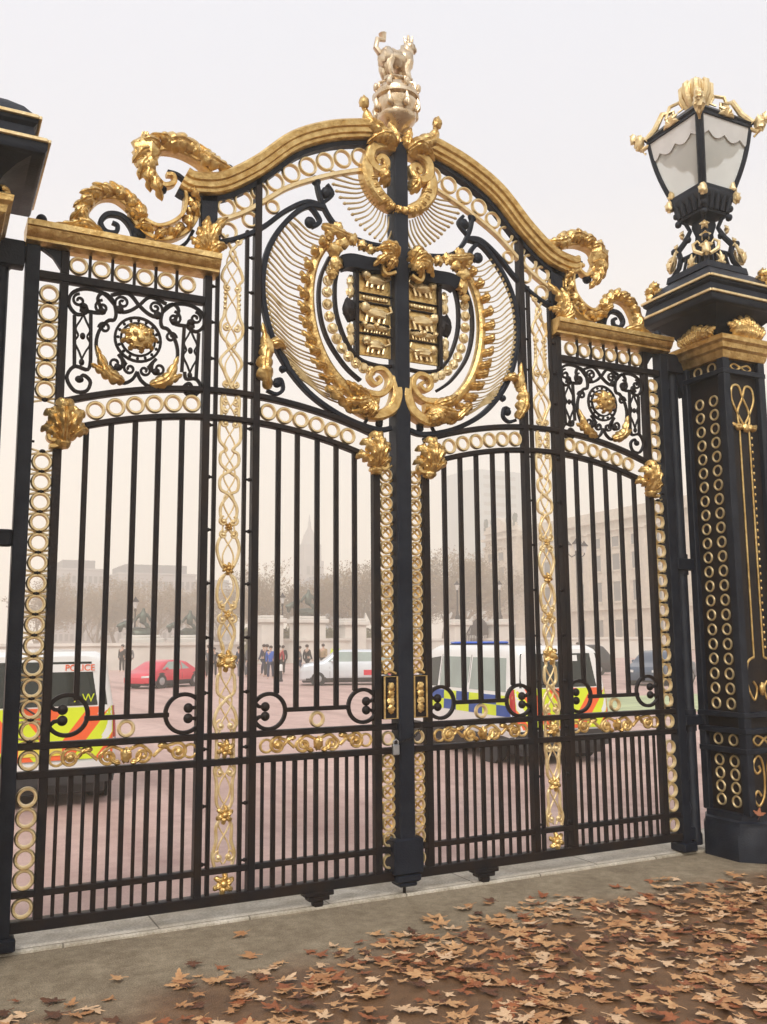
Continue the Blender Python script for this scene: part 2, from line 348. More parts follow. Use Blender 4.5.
    half = [spl([(-2.127, 4.0), (-2.201, 4.066), (-2.314, 4.077), (-2.396, 4.033), (-2.413, 3.955), (-2.363, 3.896), (-2.30, 3.92), (-2.315, 3.965), (-2.345, 3.955)], 34),
            [(-2.376, 3.886), (-2.364, 3.55)], [(-2.275, 3.935), (-2.265, 3.60)],
            spl([(-2.265, 3.60), (-2.281, 3.535), (-2.364, 3.546), (-2.408, 3.467), (-2.358, 3.386), (-2.285, 3.392), (-2.262, 3.457), (-2.307, 3.495), (-2.335, 3.45)], 34),
            spl([(-2.345, 3.93), (-2.27, 3.925), (-2.204, 3.936), (-2.235, 4.02), (-2.201, 4.066), (-2.14, 4.03), (-2.115, 3.95), (-2.124, 3.895), (-2.166, 3.881), (-2.22, 3.80), (-2.232, 3.69), (-2.18, 3.56), (-2.07, 3.475), (-2.0, 3.50), (-1.966, 3.56)], 50),
            spl([(-2.15, 4.06), (-2.04, 4.09), (-1.966, 4.02), (-1.91, 3.975), (-1.856, 3.957), (-1.83, 3.985)], 24),
            spl([(-2.09, 3.665), (-2.045, 3.60), (-2.10, 3.57)], 10)]
    for c in half:
        lo = c is half[3]; b.flat(c, .022, .026); b.flat([((p[0]+1.57)*.8-1.57+.0 if lo else p[0], (p[1]-3.6)*.72+3.6 if lo else p[1]) for p in mirx(c, px)], .022, .026, y=.003)
    for x, z in ((-2.32, 3.955), (-2.205, 3.94), (-2.33, 3.465), (-1.84, 3.975), (-2.09, 3.965), (-2.09, 3.575)):
        for X in (x, 2*px-x): b.lump((X, 0, z), (.028, .02, .024), .05, nu=10, nv=8)
    for X in (-2.32, 2*px+2.32):
        for s_ in (1, -1): b.flat(spl([(X, 3.90), (X+s_*.02, 3.855), (X+s_*.045, 3.80), (X+s_*.028, 3.755), (X+s_*.048, 3.71), (X+s_*.02, 3.65), (X, 3.60)], 24), .012, .018)
        for zz in (3.92, 3.755, 3.58): b.lump((X, 0, zz), (.018, .016, .024), 0, nu=8, nv=6)
    for (u_, v_, r_, a_, t_) in ((-2.205, 3.965, .052, 90, 1.4), (-2.075, 4.02, .05, 200, -1.4), (-2.11, 3.60, .052, 40, -1.4), (-2.015, 3.575, .042, 120, 1.3), (-2.185, 3.83, .04, 180, -1.3), (-2.35, 3.99, .046, 90, 1.3)):
        c_ = spiral(u_, v_, r_, .010, a_, t_, 22); b.flat(c_, .016, .022, y=-.002); b.flat(mirx(c_, px), .016, .022, y=.002)
    b.flat(circ(px, 3.782, .150, 32), .017, .024, True); b.flat(circ(px, 3.782, .112, 28), .014, .024, True)
    for q in range(16): b.lump((px+.131*cos(q*pi/8), -.004, 3.782+.131*sin(q*pi/8)), (.011, .014, .011), 0, nu=8, nv=6)
    b.build('scroll_panel', M['iron'], root)
    b = P()
    b.lump((px, -.045, 3.78), (.085, .05, .07), .22, 3.2, 5)
    for a in range(0, 360, 40): ca, sa = cos(radians(a)), sin(radians(a)); b.acanthus([(px+.03*ca, 3.785+.03*sa), (px+.08*ca, 3.785+.07*sa, -.02), (px+.128*ca, 3.785+.105*sa)], .034, .025, 3, y=-.03)
    for s_ in (1, -1): b.lump((px+s_*.035, -.09, 3.80), (.02, .02, .018), 0, nu=8, nv=6)
    b.lump((px, -.095, 3.765), (.026, .02, .026), .1)
    b.build('medallion_mask', M['gold'], root)
    for s_ in (1, -1):
        b = P(); X = lambda x: px+s_*(x-px)*-1 if s_ > 0 else x
        b.acanthus([(X(-2.05), 3.475), (X(-2.16), 3.53, -.015), (X(-2.235), 3.70)], .05, .03, 5, y=-.02)
        b.acanthus([(X(-2.10), 3.48), (X(-2.19), 3.53, -.01), (X(-2.265), 3.575)], .04, .025, 4, y=-.02)
        b.build('panel_leaf', M['gold'], root)
    # straight cornice on the outer bay
    prof = [(0, -.05), (.012, -.085), (.03, -.085), (.036, -.10), (.062, -.118), (.085, -.125), (.09, -.14), (.128, -.14), (.135, -.125), (.135, .12), (.0, .05)]
    b = P(); b.sweep([(-2.695, 4.303), (-1.440, 4.303)], prof); b.build('cornice', M['gold'], root)
    # big arched cornice
    b = P(); pts = spl(CORN, 40)
    prof2 = [(-.066, -.05), (-.055, -.075), (-.035, -.078), (-.028, -.10), (.005, -.105), (.012, -.125), (.05, -.135), (.066, -.12), (.066, .10), (-.066, .05)]
    b.sweep(pts, prof2); b.build('arched_cornice', M['gold'], root)
    b = P(); b.sweep(pts, [(-.068, -.035), (-.102, -.035), (-.102, .035), (-.068, .035)]); b.build('arch_rail', M['navy'], root)
    # ring band below it: gold bar with rings between
    b = P(); gb = spl(GBAND, 40); b.flat(gb, .036, .05, y=-.005); b.build('gilded_rail', M['gold2'], root)
    cc = spl(CORN, 200)
    gf = spl(GBAND, 300); last = None
    for g in gf[12:]:
        q = min(cc, key=lambda c: (c[0]-g[0]+.06)**2+(c[1]-.09-g[1])**2)
        mx_, mz_ = (g[0]+q[0])/2, (g[1]+q[1]-.085)/2; d = sqrt((g[0]-q[0])**2+(q[1]-.085-g[1])**2)
        r_ = min(.074, max(.050, d*.46))
        if last and sqrt((mx_-last[0])**2+(mz_-last[1])**2) < r_+last[2]+.004: continue
        if mx_ > -.30: break
        ring(mx_, mz_, r_, .020); last = (mx_, mz_, r_)
    b = P(); b.flat(spl([(-1.49, 4.545), (-1.30, 4.62), (-1.109, 4.742), (-.934, 4.905), (-.76, 5.015), (-.62, 5.0)], 30), .034, .05); b.build('curved_rail', M['navy'], root)
    for x, z, r in ((-1.36, 4.665, .07), (-1.20, 4.785, .062), (-1.03, 4.92, .055)): ring(x, z, r, .02)
    # the great oval: dark frame, gilded rays and the crescent leaf
    ov = [(-.62, 5.0), (-.78, 4.97), (-.955, 4.787), (-1.068, 4.567), (-1.103, 4.317), (-1.073, 4.081), (-.99, 3.854), (-.858, 3.67), (-.69, 3.52), (-.452, 3.40), (-.206, 3.34), (-.08, 3.36)]
    b = P(); OV = spl(ov, 60); b.flat(OV, .038, .055)
    b.flat(spl([(-.69, 5.23), (-.66, 5.08), (-.58, 4.93), (-.46, 4.83), (-.28, 4.79), (-.12, 4.79), (-.06, 4.80)], 30), .032, .05)
    b.flat(spl([(-.76, 5.0), (-.70, 4.95), (-.66, 4.88), (-.72, 4.83)], 14), .034, .045); b.lump((-.735, 0, 4.86), (.045, .03, .045), .05); b.lump((-.60, 0, 5.12), (.05, .035, .05), .05); b.lump((-.69, 0, 5.20), (.04, .03, .04), .05)
    b.flat(spl([(-.63, 5.04), (-.555, 5.12), (-.60, 5.19)], 10), .026, .04)
    b.flat(spl([(-1.06, 3.54), (-.99, 3.52), (-.94, 3.56), (-.955, 3.63), (-1.0, 3.62)], 16), .026, .035); b.lump((-.985, 0, 3.60), (.032, .025, .032), .05)
    b.flat(spl([(-.99, 3.854), (-.93, 3.80), (-.90, 3.73), (-.95, 3.69)], 12), .024, .035); b.lump((-.945, 0, 3.71), (.026, .025, .026), .05)
    b.flat(spl([(-.30, 3.37), (-.24, 3.45), (-.16, 3.42), (-.17, 3.36)], 14), .022, .03); b.lump((-.175, 0, 3.385), (.03, .025, .03), .05)
    b.build('oval_frame', M['navy'], root)
    co = [(-.607, 4.775), (-.745, 4.577), (-.803, 4.368), (-.802, 4.155), (-.759, 3.95), (-.674, 3.752), (-.538, 3.574), (-.364, 3.463), (-.205, 3.445)]
    ci = [(-.55, 4.775), (-.66, 4.557), (-.70, 4.336), (-.684, 4.092), (-.606, 3.874), (-.486, 3.727), (-.311, 3.633), (-.19, 3.62)]
    CO, CI = spl(co, 60), spl(ci, 60)
    n = 34
    for i in range(n):
        b = P(); t = .02+.82*i/(n-1); a = CO[int(t*60)]; o = OV[min(60, int((.14+.62*t)*60))]
        s_ = .03*(1 if i % 2 else -1)
        b.flat(spl([(a[0]+.03, a[1]), (a[0]+(o[0]-a[0])*.4, a[1]+(o[1]-a[1])*.4-.022), (a[0]+(o[0]-a[0])*.75, a[1]+(o[1]-a[1])*.75+.012), (o[0]+.012, o[1]+.02)], 10), .0105, .016, y=-.004, scale=[.75+.5*q/10 for q in range(11)])
        b.lump((o[0]+.03, -.004, o[1]+.018), (.012, .012, .012), 0, nu=8, nv=6)
        b.build('sunburst_ray', M['ray'], root)
    b = P()
    mid = [((a[0]*.42+c[0]*.58), (a[1]*.42+c[1]*.58)) for a, c in zip(CO, CI)]
    b.sweep(mid, [(-.05, .01), (-.05, -.02), (-.035, -.05), (-.01, -.065), (.02, -.07), (.045, -.05), (.052, -.015), (.052, .01)], scale=[.62+.3*i/60 for i in range(61)])
    for i in range(15):                                           # leaflets along the outer edge
        k = 3+int(54*i/14); a, c = CO[k], CI[k]; nx, nz = a[0]-c[0], a[1]-c[1]; l = sqrt(nx*nx+nz*nz); nx /= l; nz /= l
        t0 = CO[min(60, k+2)]; t1 = CO[max(0, k-2)]; tx, tz = t1[0]-t0[0], t1[1]-t0[1]; l = sqrt(tx*tx+tz*tz); tx /= l; tz /= l
        b.acanthus([(a[0]-nx*.06-tx*.03, a[1]-nz*.06-tz*.03), (a[0], a[1], -.03), (a[0]+nx*.035+tx*.07, a[1]+nz*.035+tz*.07, -.01)], .040, .035, 3, y=-.035)
    b.flat(spl([(-.30, 3.60), (-.19, 3.60), (-.115, 3.66), (-.10, 3.74), (-.155, 3.80), (-.235, 3.785), (-.262, 3.725), (-.215, 3.68), (-.17, 3.715), (-.195, 3.745)], 50), .052, .10, y=-.02, scale=[1-.45*i/50 for i in range(51)])
    b.flat(spl([(-.45, 3.50), (-.25, 3.435), (-.10, 3.49), (-.045, 3.60), (-.05, 3.70), (-.10, 3.75)], 30), .075, .09, y=-.02, scale=[.7+.5*sin(pi*i/30) for i in range(31)])
    for a, l, w in ((200, .22, .06), (235, .17, .055), (265, .16, .055), (165, .24, .05)):
        b.acanthus([(-.26, 3.56), (-.26+.5*l*cos(radians(a)), 3.56+.6*l*sin(radians(a)), -.05), (-.26+l*cos(radians(a-12)), 3.56+l*sin(radians(a-12)), -.02)], w, .04, 5, y=-.05)
    b.acanthus([(-.62, 3.62), (-.52, 3.53, -.03), (-.42, 3.43)], .05, .035, 4, y=-.04)
    b.build('crescent_leaf', M['gold'], root)
    # band of the garter and the little ornaments in it
    b = P()
    g2 = spl([(-.50, 4.57), (-.535, 4.416), (-.525, 4.2), (-.45, 3.995), (-.345, 3.87), (-.20, 3.835), (-.07, 3.84)], 40); b.flat(g2, .024, .045)
    g3 = spl([(-.58, 4.62), (-.655, 4.43), (-.66, 4.2), (-.60, 3.99), (-.46, 3.80), (-.33, 3.70)], 40); b.flat(g3, .022, .05)
    b.bbox(-.375, -.345, -.03, .03, 3.88, 4.56, .004)
    b.lump((-.41, 0, 4.235), (.06, .03, .085), .25, 3, 2)
    b.build('garter_frame', M['iron'], root)
    for i in range(13):
        b = P(); k = 2+int(35*i/12); x, z = (g2[k][0]+g3[k][0])/2, (g2[k][1]+g3[k][1])/2
        b.lump((x, -.012, z), (.028, .022, .034), .3, 4, i)
        b.flat(circ(x, z, .036, 12), .011, .02, True, y=-.004); b.build('garter_ornament', M['gold2'], root)
    for z in (4.0, 4.08, 4.38, 4.46): b = P(); b.lump((-.41, -.005, z), (.03, .02, .05), .3, 4, int(z*9)); b.build('garter_ornament', M['gold2'], root)
    # half shield: framed, barred, with three gilded beasts
    b = P(); b.bbox(-.345, -.066, .004, .016, 3.90, 4.60, .004)
    b.build('shield', M['gold'], root)
    for z in (4.385, 4.315, 4.155, 4.07): b = P(); b.bbox(-.345, -.064, -.016, .0, z-.006, z+.006, .002); b.build('shield_bar', M['iron'], root)
    for (z, s_) in ((4.50, 1), (4.235, 1.1), (4.12, .6), (3.985, .95)):
        for dx in ((-.0,) if s_ > .7 else (-.05, .05)):
            b = P(); cx = -.205+dx
            b.lump((cx, -.02, z), (.085*s_, .028, .036*s_), .25, 4, int(z*20)); b.lump((cx-.085*s_, -.03, z+.028*s_), (.035*s_, .03, .035*s_), .2, 4, int(z*30))
            for lx in (-.06, -.02, .035, .075): b.tube([(cx+lx*s_, -.015, z-.01), (cx+(lx-.015)*s_, -.02, z-.07*s_)], .012*s_, 6)
            b.tube([tuple(p) for p in ((cx+.08*s_, -.02, z), (cx+.125*s_, -.02, z+.025*s_), (cx+.11*s_, -.02, z+.065*s_))], .010*s_, 6)
            b.build('heraldic_beast', M['gold2'], root)
    b = P()
    for q in range(9): b.lump((-.30+.024*q*1.0, -.012, 4.35), (.014, .012, .016), .2, 5, q, 8, 6)
    b.build('bead_row', M['gold2'], root)
    # canopy over the shield
    b = P(); b.sweep(spl([(-.50, 4.575), (-.42, 4.60), (-.25, 4.60), (-.07, 4.64)], 14), [(-.05, -.07), (.045, -.09), (.05, .02), (-.055, .02)]); b.build('shield_canopy', M['navy'], root)
    b = P()
    for a, l in ((150, .20), (120, .17), (185, .22), (215, .14)): b.acanthus([(-.06, 4.66), (-.06+.5*l*cos(radians(a)), 4.66+.55*l*sin(radians(a)), -.06), (-.06+l*cos(radians(a+18)), 4.66+l*sin(radians(a+18)), -.02)], .055, .04, 5, y=-.085)
    b.flat(spl([(-.07, 4.56), (-.15, 4.53), (-.17, 4.60), (-.11, 4.62)], 16), .03, .05, y=-.08)
    for x, z, r in ((-.56, 4.66, .055), (-.50, 4.73, .05), (-.42, 4.77, .045), (-.33, 4.74, .04), (-.26, 4.72, .035), (-.60, 4.78, .04), (-.53, 4.84, .04), (-.545, 4.56, .05), (-.575, 4.47, .035)): b.lump((x, -.05, z), (r, r*.8, r*1.05), .3, 3.5, int(x*50))
    b.acanthus([(-.66, 4.84), (-.52, 4.79, -.03), (-.36, 4.78)], .05, .03, 5, y=-.05)
    b.build('canopy_leaf', M['gold'], root)
    # leaf climbing the inner pilaster post
    b = P(); b.acanthus([(-1.055, 3.54), (-1.10, 3.68, -.03), (-1.085, 3.84, -.02), (-1.11, 4.02)], .065, .04, 6, y=-.04)
    b.acanthus([(-1.06, 3.86), (-1.0, 3.88, -.03), (-.93, 3.85)], .045, .03, 4, y=-.04); b.lump((-1.075, -.05, 3.84), (.05, .045, .06), .25, 3, 8)
    b.build('side_leaf', M['gold'], root)
    # upper fan round the crown cartouche
    c0 = (-.0, 5.30)
    for i in range(16):
        b = P(); a = radians(180+i*5.6); r1, r2 = .27, .60-.09*min(1, i/6)
        b.flat(spl([(c0[0]+r1*cos(a), c0[1]+r1*sin(a)), (c0[0]+.38*cos(a+.05), c0[1]+.38*sin(a+.05)), (c0[0]+r2*cos(a-.02), c0[1]+r2*sin(a-.02)*(.99))], 8), .0115, .016, y=-.006, scale=[.7+.5*q/8 for q in range(9)])
        b.lump((c0[0]+(r2-.015)*cos(a-.02), -.006, c0[1]+(r2-.015)*sin(a-.02)), (.013, .012, .013), 0, nu=8, nv=6)
        b.build('fan_ray', M['ray'], root)
    b = P()
    b.flat(spl([(-.06, 5.60), (-.16, 5.585), (-.245, 5.54), (-.262, 5.44), (-.20, 5.385), (-.13, 5.41), (-.115, 5.475), (-.155, 5.505), (-.19, 5.475), (-.17, 5.45)], 50), .086, .12, y=-.03, scale=[1.1-.6*i/50 for i in range(51)])
    b.flat(spl([(-.255, 5.52), (-.285, 5.40), (-.265, 5.28), (-.19, 5.175), (-.10, 5.12), (-.055, 5.11)], 30), .088, .11, y=-.02, scale=[.75+.45*sin(pi*i/30) for i in range(31)])
    for i in range(6):
        a = radians(188+i*15); r = .245; x, z = r*cos(a), 5.325+r*1.0*sin(a)
        b.acanthus([(x*.8, 5.325+(z-5.325)*.8), (x, z, -.03), (x*1.22-.02, 5.325+(z-5.325)*1.2+.01)], .04, .03, 3, y=-.045)
    b.acanthus([(-.09, 5.28), (-.14, 5.36, -.04), (-.09, 5.50)], .06, .05, 5, y=-.02)
    b.acanthus([(-.06, 5.56), (-.17, 5.66, -.04), (-.28, 5.74, -.03), (-.325, 5.89)], .075, .05, 6, y=-.07)
    b.acanthus([(-.05, 5.58), (-.13, 5.63, -.05), (-.22, 5.62, -.03), (-.30, 5.56)], .06, .05, 5, y=-.08)
    b.acanthus([(-.05, 5.60), (-.06, 5.70, -.02), (-.10, 5.80)], .05, .04, 4, y=-.06)
    b.lump((-.325, -.08, 5.885), (.04, .04, .05), .25, 3, 6)
    b.build('crown_cartouche', M['gold'], root)
    # crest scroll standing on the straight cornice
    b = P()
    S = spl([(-1.66, 4.93), (-1.635, 4.82), (-1.65, 4.70), (-1.73, 4.60), (-1.85, 4.545), (-1.96, 4.58), (-2.03, 4.66)], 50)
    for o_, w_ in ((.045, .030), (-.045, .026)):
        pp = []
        for i, p in enumerate(S):
            a, c = S[max(0, i-1)], S[min(50, i+1)]; dx, dz = c[0]-a[0], c[1]-a[1]; l = sqrt(dx*dx+dz*dz) or 1; k = .6+.5*sin(pi*i/50); pp.append((p[0]-dz/l*o_*k, p[1]+dx/l*o_*k))
        b.flat(pp, w_, .09, y=-.01)
    for i in range(3, 50, 5): b.lump((S[i][0], -.02, S[i][1]), (.034, .035, .034), .25, 4, i, 10, 8)
    U = spl([(-1.50, 5.06), (-1.60, 5.13), (-1.74, 5.165), (-1.88, 5.14), (-1.93, 5.05), (-1.90, 4.955), (-1.83, 4.895), (-1.76, 4.93), (-1.765, 4.985), (-1.81, 4.98)], 60)
    b.flat(U, .052, .10, y=-.015, scale=[1.15-.6*i/60 for i in range(61)])
    for i in range(9):
        p = U[3+i*4]; q = U[5+i*4]; tx, tz = q[0]-p[0], q[1]-p[1]; l = sqrt(tx*tx+tz*tz); tx /= l; tz /= l
        b.acanthus([(p[0], p[1]), (p[0]+tx*.05+tz*.055, p[1]+tz*.05-tx*.055, -.03), (p[0]+tx*.15+tz*.085, p[1]+tz*.15-tx*.085)], .055, .04, 3, y=-.05)
    for i in range(7):
        p = S[2+i*7]; q = S[4+i*7]; tx, tz = q[0]-p[0], q[1]-p[1]; l = sqrt(tx*tx+tz*tz); tx /= l; tz /= l
        b.acanthus([(p[0], p[1]), (p[0]+tx*.06-tz*.02, p[1]+tz*.06+tx*.02, -.03), (p[0]+tx*.11-tz*.05, p[1]+tz*.11+tx*.05)], .035, .03, 3, y=-.05)
    b.lump((-1.955, -.03, 5.10), (.09, .08, .125), .3, 3, 3); b.lump((-1.945, -.05, 4.99), (.055, .06, .075), .3, 3, 7); b.lump((-1.965, -.05, 5.19), (.03, .04, .045), .25, 3, 2)
    b.acanthus([(-1.86, 5.17), (-1.70, 5.215, -.03), (-1.52, 5.12)], .08, .045, 6, y=-.05)
    b.acanthus([(-1.60, 5.16), (-1.50, 5.10, -.03), (-1.36, 5.09)], .07, .045, 5, y=-.09)
    L = spl([(-1.97, 4.60), (-2.06, 4.69), (-2.16, 4.735), (-2.26, 4.70), (-2.325, 4.60), (-2.34, 4.50)], 40)
    b.flat(L, .048, .09, y=-.01, scale=[1.1-.5*i/40 for i in range(41)])
    for i in range(7):
        p = L[1+i*5]; q = L[3+i*5]; tx, tz = q[0]-p[0], q[1]-p[1]; l = sqrt(tx*tx+tz*tz); tx /= l; tz /= l
        b.acanthus([(p[0], p[1]), (p[0]+tx*.05+tz*.035, p[1]+tz*.05-tx*.035, -.03), (p[0]+tx*.14+tz*.07, p[1]+tz*.14-tx*.07)], .05, .035, 3, y=-.04)
    b.acanthus([(-2.22, 4.455), (-2.34, 4.49, -.03), (-2.42, 4.475, -.01), (-2.53, 4.465)], .05, .035, 6, y=-.05)
    b.acanthus([(-2.30, 4.46), (-2.36, 4.56, -.03), (-2.31, 4.65)], .04, .03, 4, y=-.05)
    for a, l in ((120, .20), (75, .33), (150, .16), (40, .16), (100, .28)): b.acanthus([(-1.52, 4.44), (-1.52+.5*l*cos(radians(a)), 4.44+.55*l*sin(radians(a)), -.05), (-1.52+l*cos(radians(a-10)), 4.44+l*sin(radians(a-10)), -.02)], .05, .035, 5, y=-.05)
    b.build('crest_scroll', M['gold'], root)
    b = P()
    b.flat(spl([(-2.0, 4.455), (-2.03, 4.55), (-2.10, 4.62), (-2.19, 4.615), (-2.235, 4.55), (-2.20, 4.495), (-2.135, 4.50), (-2.125, 4.55), (-2.16, 4.565)], 50), .036, .05, scale=[1.2-.5*i/50 for i in range(51)])
    b.flat(spl([(-1.80, 5.01), (-1.72, 5.0), (-1.64, 4.93), (-1.60, 4.82), (-1.61, 4.70), (-1.66, 4.61)], 30), .032, .045, y=.005)
    b.flat(spl([(-1.98, 4.47), (-1.85, 4.45), (-1.74, 4.46), (-1.66, 4.52), (-1.61, 4.62)], 24), .022, .04, y=.005)
    b.lump((-1.845, -.01, 4.875), (.042, .04, .045), .05); b.lump((-1.985, -.01, 4.53), (.05, .04, .05), .15, 3)
    b.build('crest_ironwork', M['navy'], root)
    for c_ in ((-2.605, -.03, 4.475), (-1.37, -.03, 5.11)): b = P(); b.lump(c_, (.036, .036, .042), 0); b.build('ball_finial', M['navy'], root)
    # lock plate by the post
    b = P(); b.bbox(-.178, -.064, -.050, .045, 1.225, 1.53, .005); b.build('lock_box', M['iron'], root)
    b = P(); b.flat([(-.172, 1.23), (-.172, 1.525), (-.07, 1.525), (-.07, 1.23)], .014, .014, True, y=-.053)
    b.flat(spl([(-.165, 1.545), (-.12, 1.565), (-.07, 1.545)], 8), .016, .09, y=0)
    for z in (1.30, 1.35, 1.40, 1.45): b.lump((-.121, -.054, z), (.028, .014, .03), .3, 4, int(z*40))
    b.build('lock_ornament', M['gold'], root)
    # roller foot and hinge knuckles
    b = P(); fx = -.665
    b.bbox(fx-.105, fx+.105, -.045, .045, .085, .116, .004); b.bbox(fx-.075, fx+.075, -.04, .04, .055, .086, .004); b.lathe([(.0, -.028), (.034, -.028), (.038, -.02), (.038, .02), (.034, .028), (0, .028)], (fx, 0, .038), 18, 'y')
    b.build('roller_foot', M['iron'], root)
    b = P()
    for z in (.16, 2.42, 4.24): b = P(); b.bbox(A_-.105, A_-.0425, -.04, .04, z-.05, z+.05, .006); b.build('hinge_knuckle', M['navy'], root)
    b = P(); b.bbox(A_-.075, A_+.075, -.085, .085, .025, .10, .01); b.build('pivot_foot', M['navy'], root)
    return root
lf = make_leaf(-1); tag(lf, 'black and gilded wrought iron gate leaf in front of the van with a POLICE sign', 'gate leaf', 'two leaves of the great gate')
rf = make_leaf(1); tag(rf, 'black and gilded wrought iron gate leaf beside the right hand lantern pier', 'gate leaf', 'two leaves of the great gate')

# centre post with crown and lion
cp = empty('centre_post', (0, 0, 0)); tag(cp, 'tall navy post where both gate leaves meet, topped by a gilt lion on a crown', 'gate post')
b = MB(); b.bbox(-.062, .062, -.07, .07, .38, 5.66, .012); b.build('post', M['navy'], cp)
b = MB(); b.bbox(-.118, .118, -.085, .085, .155, .40, .012); b.bbox(-.10, .10, -.08, .08, .10, .156, .012); b.bbox(-.07, .07, -.07, .07, .072, .101, .008); b.build('post_foot', M['navy'], cp)
b = MB(); b.tube([(0, 0, .075), (0, 0, .004)], .012, 10); b.build('drop_bolt', M['iron'], cp)
b = MB(); b.lathe([(.0, 5.655), (.06, 5.655), (.05, 5.70), (.07, 5.72), (.045, 5.745), (.06, 5.76), (.10, 5.80), (.145, 5.85), (.155, 5.87), (.155, 5.89), (.145, 5.90), (.168, 5.96), (.172, 6.0), (.160, 6.015), (.182, 6.03), (.185, 6.05), (.180, 6.075), (.16, 6.08), (.14, 6.13), (.10, 6.16), (.0, 6.17)], seg=28)
for q in range(8):
    a = q*pi/4; b.tube([(.175*cos(a), .175*sin(a), 6.06), (.15*cos(a), .15*sin(a), 6.15), (.06*cos(a), .06*sin(a), 6.19)], .014, 6); b.lump((.182*cos(a), .182*sin(a), 6.10), (.022, .022, .034), .1, nu=8, nv=6)
    b.acanthus([(.15*cos(a), 5.90), (.18*cos(a), 5.96), (.17*cos(a), 6.03)], .03, .02, 2, y=.18*sin(a), t=.01)
b.build('crown', M['silver'], cp)
b = MB()                                                          # crowned lion statant on the crown, seen side-on
b.lump((0, 0, 6.20), (.11, .08, .04), .1, 3)
sk = [((-.085, 0, 6.37), (.065, .06, .075)), ((0, 0, 6.375), (.10, .055, .065)), ((.075, 0, 6.40), (.065, .06, .085)), ((.095, 0, 6.475), (.05, .05, .065)), ((.115, -.01, 6.515), (.045, .042, .046)), ((.15, -.015, 6.505), (.025, .025, .022))]
for c, r in sk: b.lump(c, (r[0]*1.15, r[1]*1.3, r[2]*1.2), .16, 3, int(c[0]*90), 14, 10)
for x, y in ((-.09, .03), (-.07, -.03), (.07, .03), (.09, -.03)): b.tube([(x, y, 6.37), (x-.015, y, 6.29), (x+.005, y, 6.225), (x+.03, y, 6.215)], [.05, .036, .03, .028], 8)
b.tube([tuple(p) for p in spl([(-.14, 0, 0), (-.175, 0, 0)], 1)] and [(-.14, 0, 6.40), (-.18, 0, 6.44), (-.165, 0, 6.52), (-.11, 0, 6.53), (-.12, 0, 6.58)], [.028, .024, .022, .022, .034], 8)
for q in range(6): a = q*pi/3; b.tube([(.11+.026*cos(a), -.01+.026*sin(a), 6.55), (.11+.036*cos(a), -.01+.036*sin(a), 6.605)], [.012, .009], 6)
b.build('lion_figure', M['silver'], cp)
# padlock and chain across the leaves
ch = empty('padlock_chain', (0, -.08, 1.12)); tag(ch, 'thin steel chain with a grey padlock hanging across the centre post', 'chain')
b = MB()
path = spl([(-.10, 1.06, 0), (-.04, 1.075, 0), (.04, 1.10, 0), (.11, 1.17, 0)], 14)
for i, p in enumerate(path):
    q = path[min(i+1, 14)]; o = path[max(i-1, 0)]; a = atan2(q[1]-o[1], q[0]-o[0])
    e = [(p[0]+.014*cos(t)*cos(a)-.008*sin(t)*sin(a), -.015+(.008*sin(t) if i % 2 else 0), p[1]-1.12+.014*cos(t)*sin(a)+(0 if i % 2 else .008*sin(t)*cos(a))) for t in [2*pi*k/10 for k in range(11)]]
    b.tube(e, .0026, 5, False)
b.build('chain_links', M['iron'], ch)
b = MB(); b.bbox(-.135, -.085, -.035, -.008, -.14, -.065, .006); b.tube([(-.128, -.02, -.07), (-.128, -.02, -.045), (-.11, -.02, -.03), (-.092, -.02, -.045), (-.092, -.02, -.07)], .006, 8); b.build('padlock', M['alloy'], ch)
